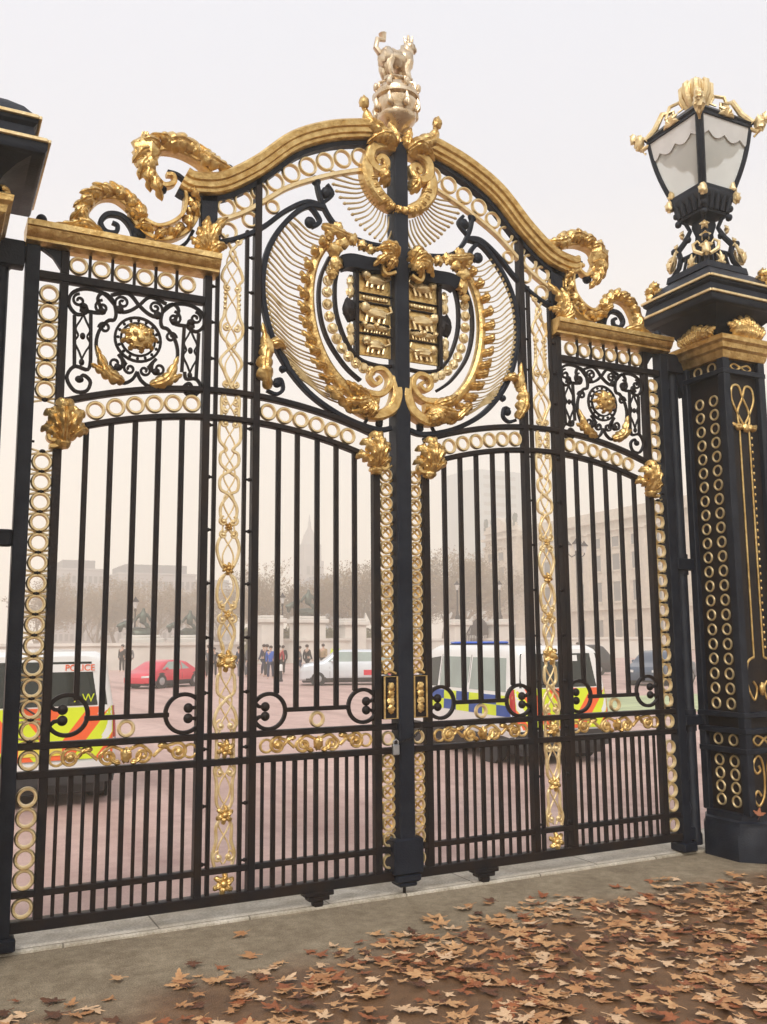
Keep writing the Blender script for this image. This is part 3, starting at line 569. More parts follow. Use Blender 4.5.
# ------------------------------------------------------------------ piers with lanterns
def make_pier(xi, xo, y0, y1, cx, cy, sg, nm, hp):
    """xi: face towards the gate, xo: far side; built for the right side, sg mirrors"""
    root = empty(nm, (0, 0, 0)); P = lambda: MB(sg)
    k = .045; zb, zt = .30, 4.18
    b = P(); b.bbox(xi+k, xo-k, y0+k, y1-k, zb, zt, .004); b.build('core', M['iron'], root)
    b = P()
    for X0, Y0 in ((xi, y0), (xo-.075, y0), (xi, y1-.075), (xo-.075, y1-.075)): b.bbox(X0, X0+.075, Y0, Y0+.075, zb+.05, zt, .006)
    for z in (.86, 1.02, 1.15, 4.06): b.bbox(xi-.004, xo+.004, y0-.004, y1+.004, z-.022, z+.022, .004)
    b.build('frame', M['navy'], root)
    b = P(); c = .16
    def octa(i, z, cc): X0, X1, Y0, Y1 = xi-i, xo+i, y0-i, y1+i; return [(X0+cc, Y0, z), (X1-cc, Y0, z), (X1, Y0+cc, z), (X1, Y1-cc, z), (X1-cc, Y1, z), (X0+cc, Y1, z), (X0, Y1-cc, z), (X0, Y0+cc, z)]
    lv = [(.075, -.02, .15), (.075, .235, .15), (.055, .26, .13), (.05, .30, .12), (.03, .315, .10), (.025, .36, .09)]
    for i, (o, z, cc) in enumerate(lv): b.v += [(x*sg, y, zz) for x, y, zz in octa(o, z, cc)]
    for i in range(len(lv)-1):
        for q in range(8): b.f.append((i*8+q, i*8+(q+1) % 8, i*8+8+(q+1) % 8, i*8+8+q)); b.mi.append(0)
    b.f += [tuple(range(7, -1, -1)), tuple(range(len(lv)*8-8, len(lv)*8))]; b.mi += [0, 0]
    b.build('plinth', M['navy'], root)
    # ring columns on the two faces seen along the gate, hearts and double lines on the street face
    RM = MB(); RM.sweep(circ(0, 0, .043, 18), [(-.009, 0), (-.004, -.011), (.004, -.011), (.009, 0), (.0, .012)], True); RM = RM.mesh('ring', M['gold2'], 50)
    def face(fn, w, hearts, b):
        def T(bb, nv):                    # re-map the XZ drawing (u,y,z) onto the face
            for i in range(nv, len(bb.v)): bb.v[i] = fn(*bb.v[i])
        n0 = len(b.v)
        if not hearts:
            for u in (.34, .66):
                for z in [.445+.108*i for i in range(4)]+[.94]+[1.235+.1235*i for i in range(22)]+[4.12]: o = link('ring', RM, root, fn(u*w, 0, z), -pi/2*sg)
        else:
            c = w/2; K = 1.35
            for s_ in (-1.35, 1.35):
                b.flat(spl([(c, 3.60), (c+s_*.06, 3.72), (c+s_*.10, 3.84), (c+s_*.085, 3.94), (c+s_*.03, 3.95), (c+s_*.0, 3.85), (c-s_*.045, 3.74), (c-s_*.05, 3.64), (c-s_*.03, 3.56)], 40), .020, .02)
                b.flat([(c+s_*.042, 3.57), (c+s_*.042, 1.62)], .016, .02)
                b.flat(spl([(c+s_*.042, 1.62), (c+s_*.10, 1.57), (c+s_*.11, 1.40), (c+s_*.06, 1.27), (c+s_*.03, 1.36), (c+s_*.06, 1.42)], 30), .020, .02)
                b.flat(spl([(c, .95), (c+s_*.06, .98), (c+s_*.09, .94), (c+s_*.05, .90), (c, .95)], 20), .018, .02)
                b.flat(spl([(c+s_*.06, .74), (c+s_*.045, .70), (c+s_*.08, .68), (c+s_*.105, .75), (c+s_*.06, .82), (c+s_*.02, .74), (c+s_*.02, .52), (c+s_*.07, .42), (c+s_*.11, .48), (c+s_*.08, .54), (c+s_*.05, .50)], 40), .020, .02)
                b.flat(spl([(c, 4.12), (c+s_*.06, 4.145), (c+s_*.09, 4.115), (c+s_*.05, 4.09), (c, 4.12)], 20), .016, .02)
                b.acanthus([(c+s_*.02, 3.60), (c+s_*.07, 3.58, -.02), (c+s_*.115, 3.62)], .035, .02, 3, y=-.005)
            for i in range(30): b.lump((c+.085, -.002, 1.70+.062*i), (.010, .010, .014), 0, nu=8, nv=6)
            b.lump((c, -.02, 3.58), (.035, .025, .04), .2, 4); b.lump((c, -.02, 1.36), (.03, .025, .05), .2, 4)
        T(b, n0)
    b = P(); face(lambda x, y, z: ((xi+k+y)*sg, y1-x/1, z), y1-y0, False, b)
    del b
    b = P(); face(lambda x, y, z: ((xi+abs(x))*sg, y0+k+y, z), xo-xi, True, b)
    b.build('heart_strapwork', M['gold'], root, 50)
    # gilded cornice, neck and stepped cap
    def tier(b, rows, cX, cY):
        lv = []
        for (hx, hy, z) in rows:
            lv.append(len(b.v)); b.v += [((cX+a*hx)*sg, cY+q*hy, z) for a, q in ((-1, -1), (1, -1), (1, 1), (-1, 1))]
        for i in range(len(rows)-1):
            for q in range(4): r = (q+1) % 4; b.f.append((lv[i]+q, lv[i]+r, lv[i+1]+r, lv[i+1]+q)); b.mi.append(b.cm)
        b.f += [tuple(lv[0]+q for q in (3, 2, 1, 0)), tuple(lv[-1]+q for q in range(4))]; b.mi += [b.cm]*2
    mx, my, hx, hy = (xi+xo)/2, (y0+y1)/2, (xo-xi)/2, (y1-y0)/2
    b = P(); tier(b, [(hx+.0, hy+.0, 4.175), (hx+.012, hy+.012, 4.20), (hx+.02, hy+.02, 4.235), (hx+.05, hy+.05, 4.25), (hx+.06, hy+.06, 4.29), (hx+.085, hy+.085, 4.31), (hx+.09, hy+.09, 4.345), (hx+.07, hy+.07, 4.36), (hx+.0, hy+.0, 4.362)], mx, my); b.build('gilded_cornice', M['gold'], root, 30)
    b = P(); tier(b, [(.21, .21, 4.35), (.22, .22, 4.43), (.26, .26, 4.50), (.33, .33, 4.56), (.42, .42, 4.60)], (mx+cx)/2, (my+cy)/2); b.build('neck', M['navy'], root, 30)
    b = P(); tier(b, [(.43, .43, 4.59), (.45, .45, 4.60), (.46, .46, 4.62), (.46, .46, 4.665), (.45, .45, 4.67)], cx, cy)
    tier(b, [(.44, .44, 4.671), (.40, .40, 4.70), (.385, .385, 4.78), (.405, .405, 4.80), (.41, .41, 4.83), (.33, .33, 4.93), (.24, .24, 5.00)], cx, cy); b.build('cap', M['navy'], root, 30)
    b = P()
    for h, z in ((.468, 4.67), (.418, 4.832)):
        for a, q in ((-1, 0), (1, 0)): b.bbox(cx+a*h-.010, cx+a*h+.010, cy-h, cy+h, z-.012, z+.012, .004)
        for q in (-1, 1): b.bbox(cx-h+.011, cx+h-.011, cy+q*h-.010, cy+q*h+.010, z-.012, z+.012, .004)
    b.build('gilded_edge', M['gold2'], root)
    for i in range(7):                                            # pediment leaves over the cornice
        b = P(); t = -1+2*i/6; b.acanthus([(mx+t*.13, 4.36), (mx+t*.17, 4.44+.05*(1-abs(t)), -.02), (mx+t*.22, 4.47+.13*(1-abs(t)))], .05, .03, 4, y=y0-.05); b.build('gilded_leaf', M['gold'], root)
    for i in range(7):
        b = P(); b2 = MB(1); t = -1+2*i/6; b2.acanthus([(t*.13, 4.36), (t*.17, 4.42+.05*(1-abs(t)), -.02), (t*.22, 4.45+.11*(1-abs(t)))], .05, .03, 4, y=0)
        b.v += [((xi-.04+y)*sg, my-x, z) for x, y, z in b2.v]; b.f += list(b2.f); b.mi += [0]*len(b2.f); b.build('gilded_leaf', M['gold'], root)
    for a, q in ((1, -1), (-1, 1), (1, 1)):             # scrolls on the cap corners
        b = P()
        for j, (rr, zz) in enumerate(((.36, 4.89), (.31, 4.94), (.36, 4.95), (.33, 5.0))): b.lump((cx+a*rr, cy+q*rr, zz), (.045, .045, .04), .3, 4, j)
        b.build('cap_scroll', M['gold'], root)
    # round hinge post and the brackets that carry the leaf
    b = P()
    b.lathe([(.0, .06), (.062, .06), (.062, .14), (.052, .16), (.052, 4.20), (.0, 4.21)], (hp, .03, 0), 16); b.build('hinge_post', M['navy'], root)
    for z, t in ((2.42, .05), (4.23, .085), (1.085, .04)):
        b = P(); b.bbox(2.695, xi+.06, -.045, .05, z-t, z+t, .006); b.lathe([(0, -.09), (.062, -.09), (.062, .09), (0, .09)], (hp, .03, z), 16); b.build('hinge_bracket', M['navy'], root)
    b = P()
    b.add([(hp, -.03, 4.14), (xi, -.03, 4.14), (xi, -.03, 3.93), (hp, .03, 4.14), (xi, .03, 4.14), (xi, .03, 3.93)], [(0, 1, 2), (5, 4, 3), (0, 2, 5, 3), (2, 1, 4, 5), (1, 0, 3, 4)])
    b.build('bracket_web', M['navy'], root)
    if sg > 0:
        b = P(); b.tube([(2.712+.008*cos(.9*i), .008*sin(.9*i), .12+.0405*i) for i in range(100)], [.012+.007*(i % 3 == 0) for i in range(100)], 6); b.build('twisted_rod', M['navy'], root)
    return root
pr_ = make_pier(2.88, 3.38, -.505, 0, 3.06, -.22, 1, 'gate_pier', 2.80); tag(pr_, 'dark iron gate pier with gilded ring columns and heart strapwork, carrying the whole lantern', 'gate pier', 'lantern piers of the gate')
pl_ = make_pier(2.90, 3.40, -.505, 0, 3.11, -.22, -1, 'gate_pier', 2.83); tag(pl_, 'dark iron gate pier cut by the left picture edge, showing its stepped cap', 'gate pier', 'lantern piers of the gate')

def make_lantern(cx, cy):
    root = empty('pier_lantern', (cx, cy, 5.03)); z0 = 5.13
    def sq(b, rows, ph=0):
        lv = []
        for h, z in rows: lv.append(len(b.v)); b.v += [(a*h, q*h, z-z0) for a, q in ((-1, -1), (1, -1), (1, 1), (-1, 1))]
        for i in range(len(rows)-1):
            for q in range(4): r = (q+1) % 4; b.f.append((lv[i]+q, lv[i]+r, lv[i+1]+r, lv[i+1]+q)); b.mi.append(b.cm)
        b.f += [tuple(lv[0]+q for q in (3, 2, 1, 0)), tuple(lv[-1]+q for q in range(4))]; b.mi += [b.cm]*2
    b = MB()
    sq(b, [(.25, 5.10), (.24, 5.16), (.20, 5.18)])
    for a, q in ((-1, -1), (1, -1), (1, 1), (-1, 1)):             # openwork foot: four curved legs with scrolls
        f = lambda t, z: (a*t, q*t, z-z0)
        b.tube([f(.205, 5.16), f(.165, 5.24), (f(.15, 5.32)), f(.165, 5.40), f(.12, 5.48), f(.085, 5.58), f(.11, 5.66), f(.15, 5.70)], [.022, .024, .026, .03, .026, .02, .02, .022], 8)
        for t, z, r in ((.19, 5.40, .03), (.10, 5.50, .03), (.155, 5.66, .032), (.165, 5.74, .03)): b.lump(f(t, z), (r, r, r), .1, nu=10, nv=8)
    for s_ in ((1, 0), (-1, 0), (0, 1), (0, -1)):
        for t in (-.10, -.05, 0, .05, .10): b.tube([(s_[0]*.18+s_[1]*t, s_[1]*.18+s_[0]*t, .04), (s_[0]*.155+s_[1]*t*.8, s_[1]*.155+s_[0]*t*.8, .18)], .010, 6)
    sq(b, [(.15, 5.30), (.165, 5.315), (.15, 5.335)]); sq(b, [(.07, 5.335), (.055, 5.52), (.075, 5.60), (.07, 5.66)])
    sq(b, [(.10, 5.655), (.15, 5.68), (.155, 5.70), (.14, 5.715)])
    for s_ in ((1, 0), (-1, 0), (0, 1), (0, -1)):
        for t in (-.13, -.065, 0, .065, .13): b.tube([(s_[0]*.155+s_[1]*t, s_[1]*.155+s_[0]*t, .575), (s_[0]*.185+s_[1]*t*1.2, s_[1]*.185+s_[0]*t*1.2, .72)], .026, 6)
    sq(b, [(.175, 5.80), (.20, 5.83), (.205, 5.87), (.195, 5.90), (.17, 5.91)])
    b.build('lantern_foot', M['navy'], root)
    zb, zt, hb, ht = 5.90, 6.50, .185, .315
    PF = lambda t: hb+(ht-hb)*(t+.16*sin(pi*t)); G = MB(); sq(G, [(PF(t/8)-.012, zb+.005+(zt-zb-.009)*t/8) for t in range(9)]+[(ht-.03, zt)]); g = G.build('glass_panes', M['frost'], root, 20)
    b = MB()
    for a, q in ((-1, -1), (1, -1), (1, 1), (-1, 1)):
        b.tube([(a*PF(t/8), q*PF(t/8), zb-z0-.01+(zt-zb+.03)*t/8) for t in range(9)], .036 if a+q == -2 else .022, 8)
    for h, z in ((hb, zb), (ht, zt)):
        for q in (-1, 1): b.bbox(-h, h, q*h-.016, q*h+.016, z-z0-.016, z-z0+.016, .003); b.bbox(q*h-.0155, q*h+.0155, -h+.017, h-.017, z-z0-.0155, z-z0+.0155, .003)
    sq(b, [(ht+.02, zt+.015), (ht+.03, zt+.03), (.20, zt+.17), (.10, zt+.25), (.05, zt+.29)]); b.build('lantern_frame', M['navy'], root, 30)
    b = MB(); n = 24                                              # scalloped reflector under the roof, hanging inside the panes
    for s_ in range(4):
        a = s_*pi/2; vs = []
        for i in range(n+1):
            t = -1+2*i/n; drop = .15+.05*abs(sin(t*pi*1.5)) if abs(t) < .98 else .13
            for z, dy in ((zt-.006, 0.), (zt-drop, 0.), (zt-drop, .006), (zt-.006, .006)):
                h = PF((z-zb)/(zt-zb))+.004-dy; x, y = t*h*.97, -h; vs.append((x*cos(a)-y*sin(a), x*sin(a)+y*cos(a), z-z0))
        b.add(vs, [(4*i+q, 4*i+4+q, 4*i+4+(q+1) % 4, 4*i+(q+1) % 4) for i in range(n) for q in range(4)])
    b.build('reflector', M['shade'], root, 0)
    b = MB()
    for a, q in ((-1, -1), (1, -1), (1, 1), (-1, 1)):
        d = lambda t, z, o=0: (a*t-q*o*.7, q*t+a*o*.7, z-z0)
        c = (a*(ht+.06), q*(ht+.06), zt+.02-z0)
        b.lump(c, (.05, .05, .075), .3, 4, a+3*q); b.lump((c[0]*1.1, c[1]*1.1, c[2]+.05), (.035, .035, .05), .3, 4, a+q)
        b.tube([d(ht, zt-.02), d(ht+.05, zt-.06), d(ht+.02, zt-.10)], [.02, .025, .012], 8)
        b.tube([d(ht+.02, zt+.03), d(.27, zt+.13), d(.22, zt+.27), d(.15, zt+.27), d(.14, zt+.19), d(.18, zt+.18)], [.030, .030, .028, .024, .018, .012], 8); b.tube([d(.20, zt+.20, .02), d(.17, zt+.33), d(.11, zt+.36), d(.085, zt+.29), d(.12, zt+.26)], [.014, .018, .018, .014, .010], 6)
        b.lump(d(hb+.02, zb-.06), (.04, .04, .055), .25, 4, a); b.lump(d(.22, 5.27), (.035, .035, .06), .25, 4, a); b.lump(d(hb+.005, zb+.04), (.034, .034, .05), .25, 4, q)
        for (t, z, r) in ((.20, 5.30, .06), (.165, 5.42, .05), (.125, 5.55, .045)):   # five-petalled rosettes up the corner
            for k in range(5): g = 2*pi*k/5+pi/2; b.tube([d(t, z), d(t+.015, z+r*.6*sin(g), r*.6*cos(g)), d(t, z+r*sin(g), r*cos(g))], [r*.22, r*.34, r*.10], 6)
            b.lump(d(t+.02, z), (r*.3, r*.3, r*.3), .1, nu=8, nv=6)
        for s_ in (1, -1):
            b.tube([d(.22, 5.22, s_*.03), d(.20, 5.27, s_*.10), d(.185, 5.34, s_*.11), d(.18, 5.37, s_*.07), d(.185, 5.34, s_*.05)], [.018, .018, .015, .012, .008], 6)
    for s_ in ((1, 0), (-1, 0), (0, 1), (0, -1)):
        X = lambda t, z: (s_[0]*t, s_[1]*t, z-z0)
        
        for k in range(5): g = pi*k/4; b.tube([X(.175, 5.20), (s_[0]*.18+s_[1]*.035*cos(g), s_[1]*.18+s_[0]*.035*cos(g), 5.20+.06*sin(g)-z0), (s_[0]*.17+s_[1]*.06*cos(g), s_[1]*.17+s_[0]*.06*cos(g), 5.20+.11*sin(g)-z0)], [.014, .018, .006], 6)
        for k in range(5): g = pi*k/4; b.tube([X(ht+.02, zt+.02), (s_[0]*(ht+.03)+s_[1]*.05*cos(g), s_[1]*(ht+.03)+s_[0]*.05*cos(g), zt+.03+.05*sin(g)-z0), (s_[0]*(ht+.01)+s_[1]*.10*cos(g), s_[1]*(ht+.01)+s_[0]*.10*cos(g), zt+.02+.10*sin(g)-z0)], [.016, .024, .008], 6)
    b.lathe([(0, .0), (.05, 0), (.065, .05), (.045, .10), (.07, .14), (.09, .20), (.085, .26), (.06, .31), (.03, .34), (0, .35)], (0, 0, zt+.23-z0), 16)
    for q in range(8): a = q*pi/4; b.tube([(.05*cos(a), .05*sin(a), zt+.30-z0), (.10*cos(a), .10*sin(a), zt+.40-z0), (.095*cos(a), .095*sin(a), zt+.48-z0), (.04*cos(a), .04*sin(a), zt+.55-z0)], [.018, .02, .02, .014], 6); b.tube([(.04*cos(a), .04*sin(a), zt+.22-z0), (.09*cos(a), .09*sin(a), zt+.30-z0), (.125*cos(a), .125*sin(a), zt+.38-z0), (.135*cos(a), .135*sin(a), zt+.48-z0), (.10*cos(a), .10*sin(a), zt+.52-z0)], [.02, .03, .034, .026, .012], 6)
    b.build('gilded_crown', M['gold2'], root)
    return root
ln = make_lantern(3.05, -.22); tag(ln, 'gilded black pier lantern with pale glass panes, whole against the sky on the right', 'lantern', 'lanterns on the gate piers')
l2 = copy_tree(ln); l2.location = (-3.30, -.20, 5.03); tag(l2, 'lantern above the stepped pier cap at the left edge, mostly outside the picture', 'lantern', 'lanterns on the gate piers')

# ------------------------------------------------------------------ ground
def gnodes(m):
    nt = m.node_tree; return nt, nt.nodes, nt.links, nt.nodes['Principled BSDF']
def ground_mat(name, cols, scales, rough=.85, bump=.3, mask=None, joints=None, streak=False):
    m = bpy.data.materials.new(name); m.use_nodes = True; nt, N, L, bs = gnodes(m); bs.inputs['Roughness'].default_value = rough
    tc = N.new('ShaderNodeTexCoord'); col = None
    prev = None
    for (c0, c1), s_ in zip(cols, scales):
        n = N.new('ShaderNodeTexNoise'); n.inputs['Scale'].default_value = s_; n.inputs['Detail'].default_value = 10; n.inputs['Roughness'].default_value = .65; L.new(tc.outputs['Object'], n.inputs['Vector'])
        r = N.new('ShaderNodeValToRGB'); r.color_ramp.elements[0].position = .35; r.color_ramp.elements[1].position = .65; r.color_ramp.elements[0].color = (*c0, 1); r.color_ramp.elements[1].color = (*c1, 1); L.new(n.outputs['Fac'], r.inputs['Fac'])
        if prev is None: prev = r.outputs['Color']
        else:
            mx = N.new('ShaderNodeMix'); mx.data_type = 'RGBA'; mx.blend_type = 'MULTIPLY'; mx.inputs[0].default_value = 1; L.new(prev, mx.inputs[6]); L.new(r.outputs['Color'], mx.inputs[7]); prev = mx.outputs[2]
    if mask:
        c2, fn = mask; f, damp = fn(nt, N, L, tc)
        mx = N.new('ShaderNodeMix'); mx.data_type = 'RGBA'; mx.blend_type = 'MULTIPLY'; L.new(f, mx.inputs[0]); L.new(prev, mx.inputs[6]); mx.inputs[7].default_value = (*c2, 1); prev = mx.outputs[2]
        mr = N.new('ShaderNodeMapRange'); mr.inputs['To Min'].default_value = rough; mr.inputs['To Max'].default_value = .42; L.new(f, mr.inputs['Value']); L.new(mr.outputs['Result'], bs.inputs['Roughness'])
    if joints:                                                    # mortar joints between slabs
        bt = N.new('ShaderNodeTexBrick'); bt.inputs['Scale'].default_value = 1; bt.inputs['Brick Width'].default_value = joints[0]; bt.inputs['Row Height'].default_value = joints[1]; bt.inputs['Mortar Size'].default_value = .006
        bt.inputs['Color1'].default_value = (1, 1, 1, 1); bt.inputs['Color2'].default_value = (.86, .85, .82, 1); bt.inputs['Mortar'].default_value = (.35, .33, .30, 1); L.new(tc.outputs['Object'], bt.inputs['Vector'])
        mj = N.new('ShaderNodeMix'); mj.data_type = 'RGBA'; mj.blend_type = 'MULTIPLY'; mj.inputs[0].default_value = 1; L.new(prev, mj.inputs[6]); L.new(bt.outputs['Color'], mj.inputs[7]); prev = mj.outputs[2]
    if streak:                                                    # worn wheel tracks
        mp = N.new('ShaderNodeMapping'); mp.inputs['Scale'].default_value = (.9, .06, 1); mp.inputs['Rotation'].default_value = (0, 0, .5); L.new(tc.outputs['Object'], mp.inputs['Vector'])
        ns = N.new('ShaderNodeTexNoise'); ns.inputs['Scale'].default_value = 1.6; ns.inputs['Detail'].default_value = 5; L.new(mp.outputs['Vector'], ns.inputs['Vector'])
        rs = N.new('ShaderNodeValToRGB'); rs.color_ramp.elements[0].position = .38; rs.color_ramp.elements[1].position = .56; rs.color_ramp.elements[0].color = (.80, .77, .76, 1); rs.color_ramp.elements[1].color = (1, 1, 1, 1); L.new(ns.outputs['Fac'], rs.inputs['Fac'])
        mj = N.new('ShaderNodeMix'); mj.data_type = 'RGBA'; mj.blend_type = 'MULTIPLY'; mj.inputs[0].default_value = 1; L.new(prev, mj.inputs[6]); L.new(rs.outputs['Color'], mj.inputs[7]); prev = mj.outputs[2]
    L.new(prev, bs.inputs['Base Color'])
    n2 = N.new('ShaderNodeTexNoise'); n2.inputs['Scale'].default_value = 130; n2.inputs['Detail'].default_value = 6; L.new(tc.outputs['Object'], n2.inputs['Vector'])
    bp = N.new('ShaderNodeBump'); bp.inputs['Strength'].default_value = bump; bp.inputs['Distance'].default_value = .01; L.new(n2.outputs['Fac'], bp.inputs['Height']); L.new(bp.outputs['Normal'], bs.inputs['Normal'])
    return m
def damp_mask(nt, N, L, tc):
    """damp, leaf-stained stretch of the pavement (a stain with its own ragged edge)"""
    sx = N.new('ShaderNodeSeparateXYZ'); L.new(tc.outputs['Object'], sx.inputs[0])
    n = N.new('ShaderNodeTexNoise'); n.inputs['Scale'].default_value = 2.2; n.inputs['Detail'].default_value = 5; L.new(tc.outputs['Object'], n.inputs['Vector'])
    a = N.new('ShaderNodeMath'); a.operation = 'MULTIPLY_ADD'; L.new(sx.outputs['X'], a.inputs[0]); a.inputs[1].default_value = .05; a.inputs[2].default_value = -.80
    b = N.new('ShaderNodeMath'); b.operation = 'SUBTRACT'; L.new(a.outputs[0], b.inputs[0]); L.new(sx.outputs['Y'], b.inputs[1])
    c = N.new('ShaderNodeMath'); c.operation = 'MULTIPLY_ADD'; L.new(n.outputs['Fac'], c.inputs[0]); c.inputs[1].default_value = 1.0; L.new(b.outputs[0], c.inputs[2])
    mr = N.new('ShaderNodeMapRange'); mr.inputs['From Min'].default_value = .42; mr.inputs['From Max'].default_value = .85; L.new(c.outputs[0], mr.inputs['Value'])
    return mr.outputs['Result'], None
def sheet(name, xs, rows, m):
    """grid sheet: rows [(y,z)]"""
    vs = [(x, y, z) for y, z in rows for x in xs]; n = len(xs)
    me = bpy.data.meshes.new(name); me.from_pydata(vs, [], [(j*n+i, j*n+i+1, (j+1)*n+i+1, (j+1)*n+i) for j in range(len(rows)-1) for i in range(n-1)]); me.materials.append(m)
    return tag(link(name, me), kind='structure')
R_ = 430
sheet('pavement', [-R_, -20, 20, R_], [(-R_, 0), (-15, 0), (-.035, 0)], ground_mat('gravelly_asphalt', [((.32, .25, .165), (.50, .41, .285)), ((.42, .42, .42), (1, 1, 1)), ((.68, .66, .62), (1, 1, 1))], [2.6, 120, 14], .85, .5, ((.60, .40, .28), damp_mask)))
sheet('threshold_kerb', [-R_, -20, 20, R_], [(-.035, -.002), (-.035, .012), (-.02, .018), (.62, .016), (.66, -.02)], ground_mat('kerb_stone', [((.60, .53, .43), (.82, .77, .68)), ((.62, .60, .56), (1, 1, 1)), ((.7, .68, .64), (1, 1, 1))], [1.9, 60, 7], .8, .3, joints=(1.15, .9)))
sheet('road', [-R_, -60, 0, 60, R_], [(.655, -.02), (1.6, -.10), (2.6, -.22), (3.6, -.295), (5, -.30), (60, -.30), (R_, -.30)], ground_mat('red_tarmac', [((.68, .475, .415), (.76, .56, .49)), ((.74, .74, .74), (1, 1, 1)), ((.86, .84, .84), (1, 1, 1)), ((.84, .80, .80), (1, 1, 1))], [.5, 70, .09, 3.5], .8, .3, streak=True))

# ------------------------------------------------------------------ fallen leaves
LCOL = [((.42, .21, .09), (.62, .37, .175)), ((.34, .15, .06), (.50, .26, .11)), ((.22, .065, .025), (.36, .125, .045)), ((.54, .34, .19), (.72, .50, .31)), ((.07, .03, .015), (.15, .055, .025))]
LM = [mat('leaf_tissue', b_, .65, 0, 0, 18, .2, 60, col2=a_) for a_, b_ in LCOL]
def leaf_geo(seed, size=1.):
    r = random.Random(seed); lobes = [(-125, .42), (-62, .80), (0, 1.0), (62, .80), (125, .42)]; out = []
    out.append((180, .10))
    for i, (a, l) in enumerate(lobes):
        l *= r.uniform(.62, 1.15); out += [(a-22, l*.62), (a-13, l*.60), (a-9, l*.82), (a, l), (a+9, l*.80), (a+14, l*.60), (a+22, l*.62)]
        if i < 4: out.append((a+31, r.uniform(.30, .38)))
    c1, c2, tw = r.uniform(-.35, .45), r.uniform(-.2, .4), r.uniform(-.3, .3); ph = r.uniform(0, 6)
    P = []
    for a, l in out: t = radians(a+90); P.append((l*cos(t), l*sin(t)+.0))
    def h(x, y): return .30*(c1*x*x+c2*max(0, y)*y+tw*x*y)+.07*sin(4*x+ph)*cos(3*y+ph)
    vs = [(x*size, y*size, h(x, y)*size) for x, y in [(0, 0)]+[(x*.5, y*.5) for x, y in P]+P]; n = len(P)
    fs = [(0, 1+i, 1+(i+1) % n) for i in range(n)]+[(1+i, 1+n+i, 1+n+(i+1) % n, 1+(i+1) % n) for i in range(n)]
    o = len(vs); w = .018*size; s0 = [(0, -.05), (.02, -.35), (r.uniform(-.1, .1), -.62)]   # stalk
    for k, (x, y) in enumerate(s0): vs += [(x*size-w, y*size, .01), (x*size+w, y*size, .01), (x*size, y*size, .01+1.6*w)]
    for k in range(2):
        for q in range(3): fs.append((o+k*3+q, o+k*3+(q+1) % 3, o+k*3+3+(q+1) % 3, o+k*3+3+q))
    zmin = min(v[2] for v in vs)
    return [(x, y, z-zmin) for x, y, z in vs], fs
LMESH = {}
for k in range(16):
    vs, fs = leaf_geo(k)
    for ci in range(5):
        me = bpy.data.meshes.new('fallen_leaf'); me.from_pydata(vs, [], fs); me.materials.append(LM[ci]); me.polygons.foreach_set('use_smooth', [True]*len(fs)); LMESH[(k, ci)] = me
rl = random.Random(11); spots = []
def edge(x): return -.48-.10*max(0, -x-.2)-.05*max(0, x-1)+.10*sin(1.7*x)
tries = 0
while len(spots) < 3400 and tries < 90000:
    tries += 1; x, y = rl.uniform(-3.2, 4.6), rl.uniform(-3.6, .1)
    d = edge(x)-y
    if d < 0: pr0 = .006 if y < -.1 else .003
    else: pr0 = min(1, .10+1.5*d)*(.45+.60*(noise.noise(Vector((x*1.3, y*2.0, 3)))*.9+.55))
    pr0 *= min(1, max(.50, .62+.35*(x+1.6)))
    pr0 *= 1
    if rl.random() < pr0*.85: spots.append((x, y))
cam0 = Vector((-3.1626, -5.9981)); spots.sort(key=lambda p: (Vector(p)-cam0).length+(0 if -2.75+.0 < p[0] < 2.95 else 6)+(6 if p[1] < -1.9+.28*(-p[0]-1.1) and p[0] < -1 else 0)+(0 if p[1] > -3.0 else 6))
LN = ['tan', 'golden brown', 'russet', 'pale straw coloured', 'dark chocolate']
sb = MB()
for i, (x, y) in enumerate(spots):
    ci = rl.choices(range(5), (.28, .26, .18, .17, .11))[0]; k = rl.randrange(16); s_ = rl.triangular(.045, .115, .074); a = rl.uniform(0, 6.28); tl = rl.gauss(0, .09); t2 = rl.gauss(0, .09)
    z = rl.uniform(.002, .012)+.35*s_*(abs(tl)+abs(t2))
    if i < 300:
        o = link('fallen_leaf', LMESH[(k, ci)], None, (x, y, z)); o.rotation_euler = (tl, t2, a); o.scale = (s_, s_, s_)
        tag(o, f'dry {LN[ci]} plane leaf lying on the brown pavement in front of the gate', 'leaf', 'fallen leaves on the pavement')
    else:
        mt = Matrix.Translation((x, y, z)) @ Matrix.Rotation(a, 4, 'Z') @ Matrix.Rotation(tl, 4, 'X') @ Matrix.Scale(s_, 4); vs, fs = leaf_geo(k); sb.cm = ci
        sb.add([tuple(mt @ Vector(v)) for v in vs], fs)
tag(sb.build('leaf_litter', LM, None, 60), 'scatter of dry brown plane leaves spread over the pavement', 'leaf litter', kind='stuff')
o = link('fallen_leaf', LMESH[(3, 4)], None, (.22, -1.66, .035)); o.rotation_euler = (.5, .25, .5); o.scale = (.12, .12, .12); tag(o, 'large curled dark brown leaf standing up in the middle of the pale leaves', 'leaf', 'fallen leaves on the pavement')
o = link('fallen_leaf', LMESH[(1, 2)], None, (2.93, -.545, .375)); o.rotation_euler = (1.15, .2, -.7); o.scale = (.07, .07, .07); tag(o, 'orange leaf propped on the plinth of the right gate pier', 'leaf')
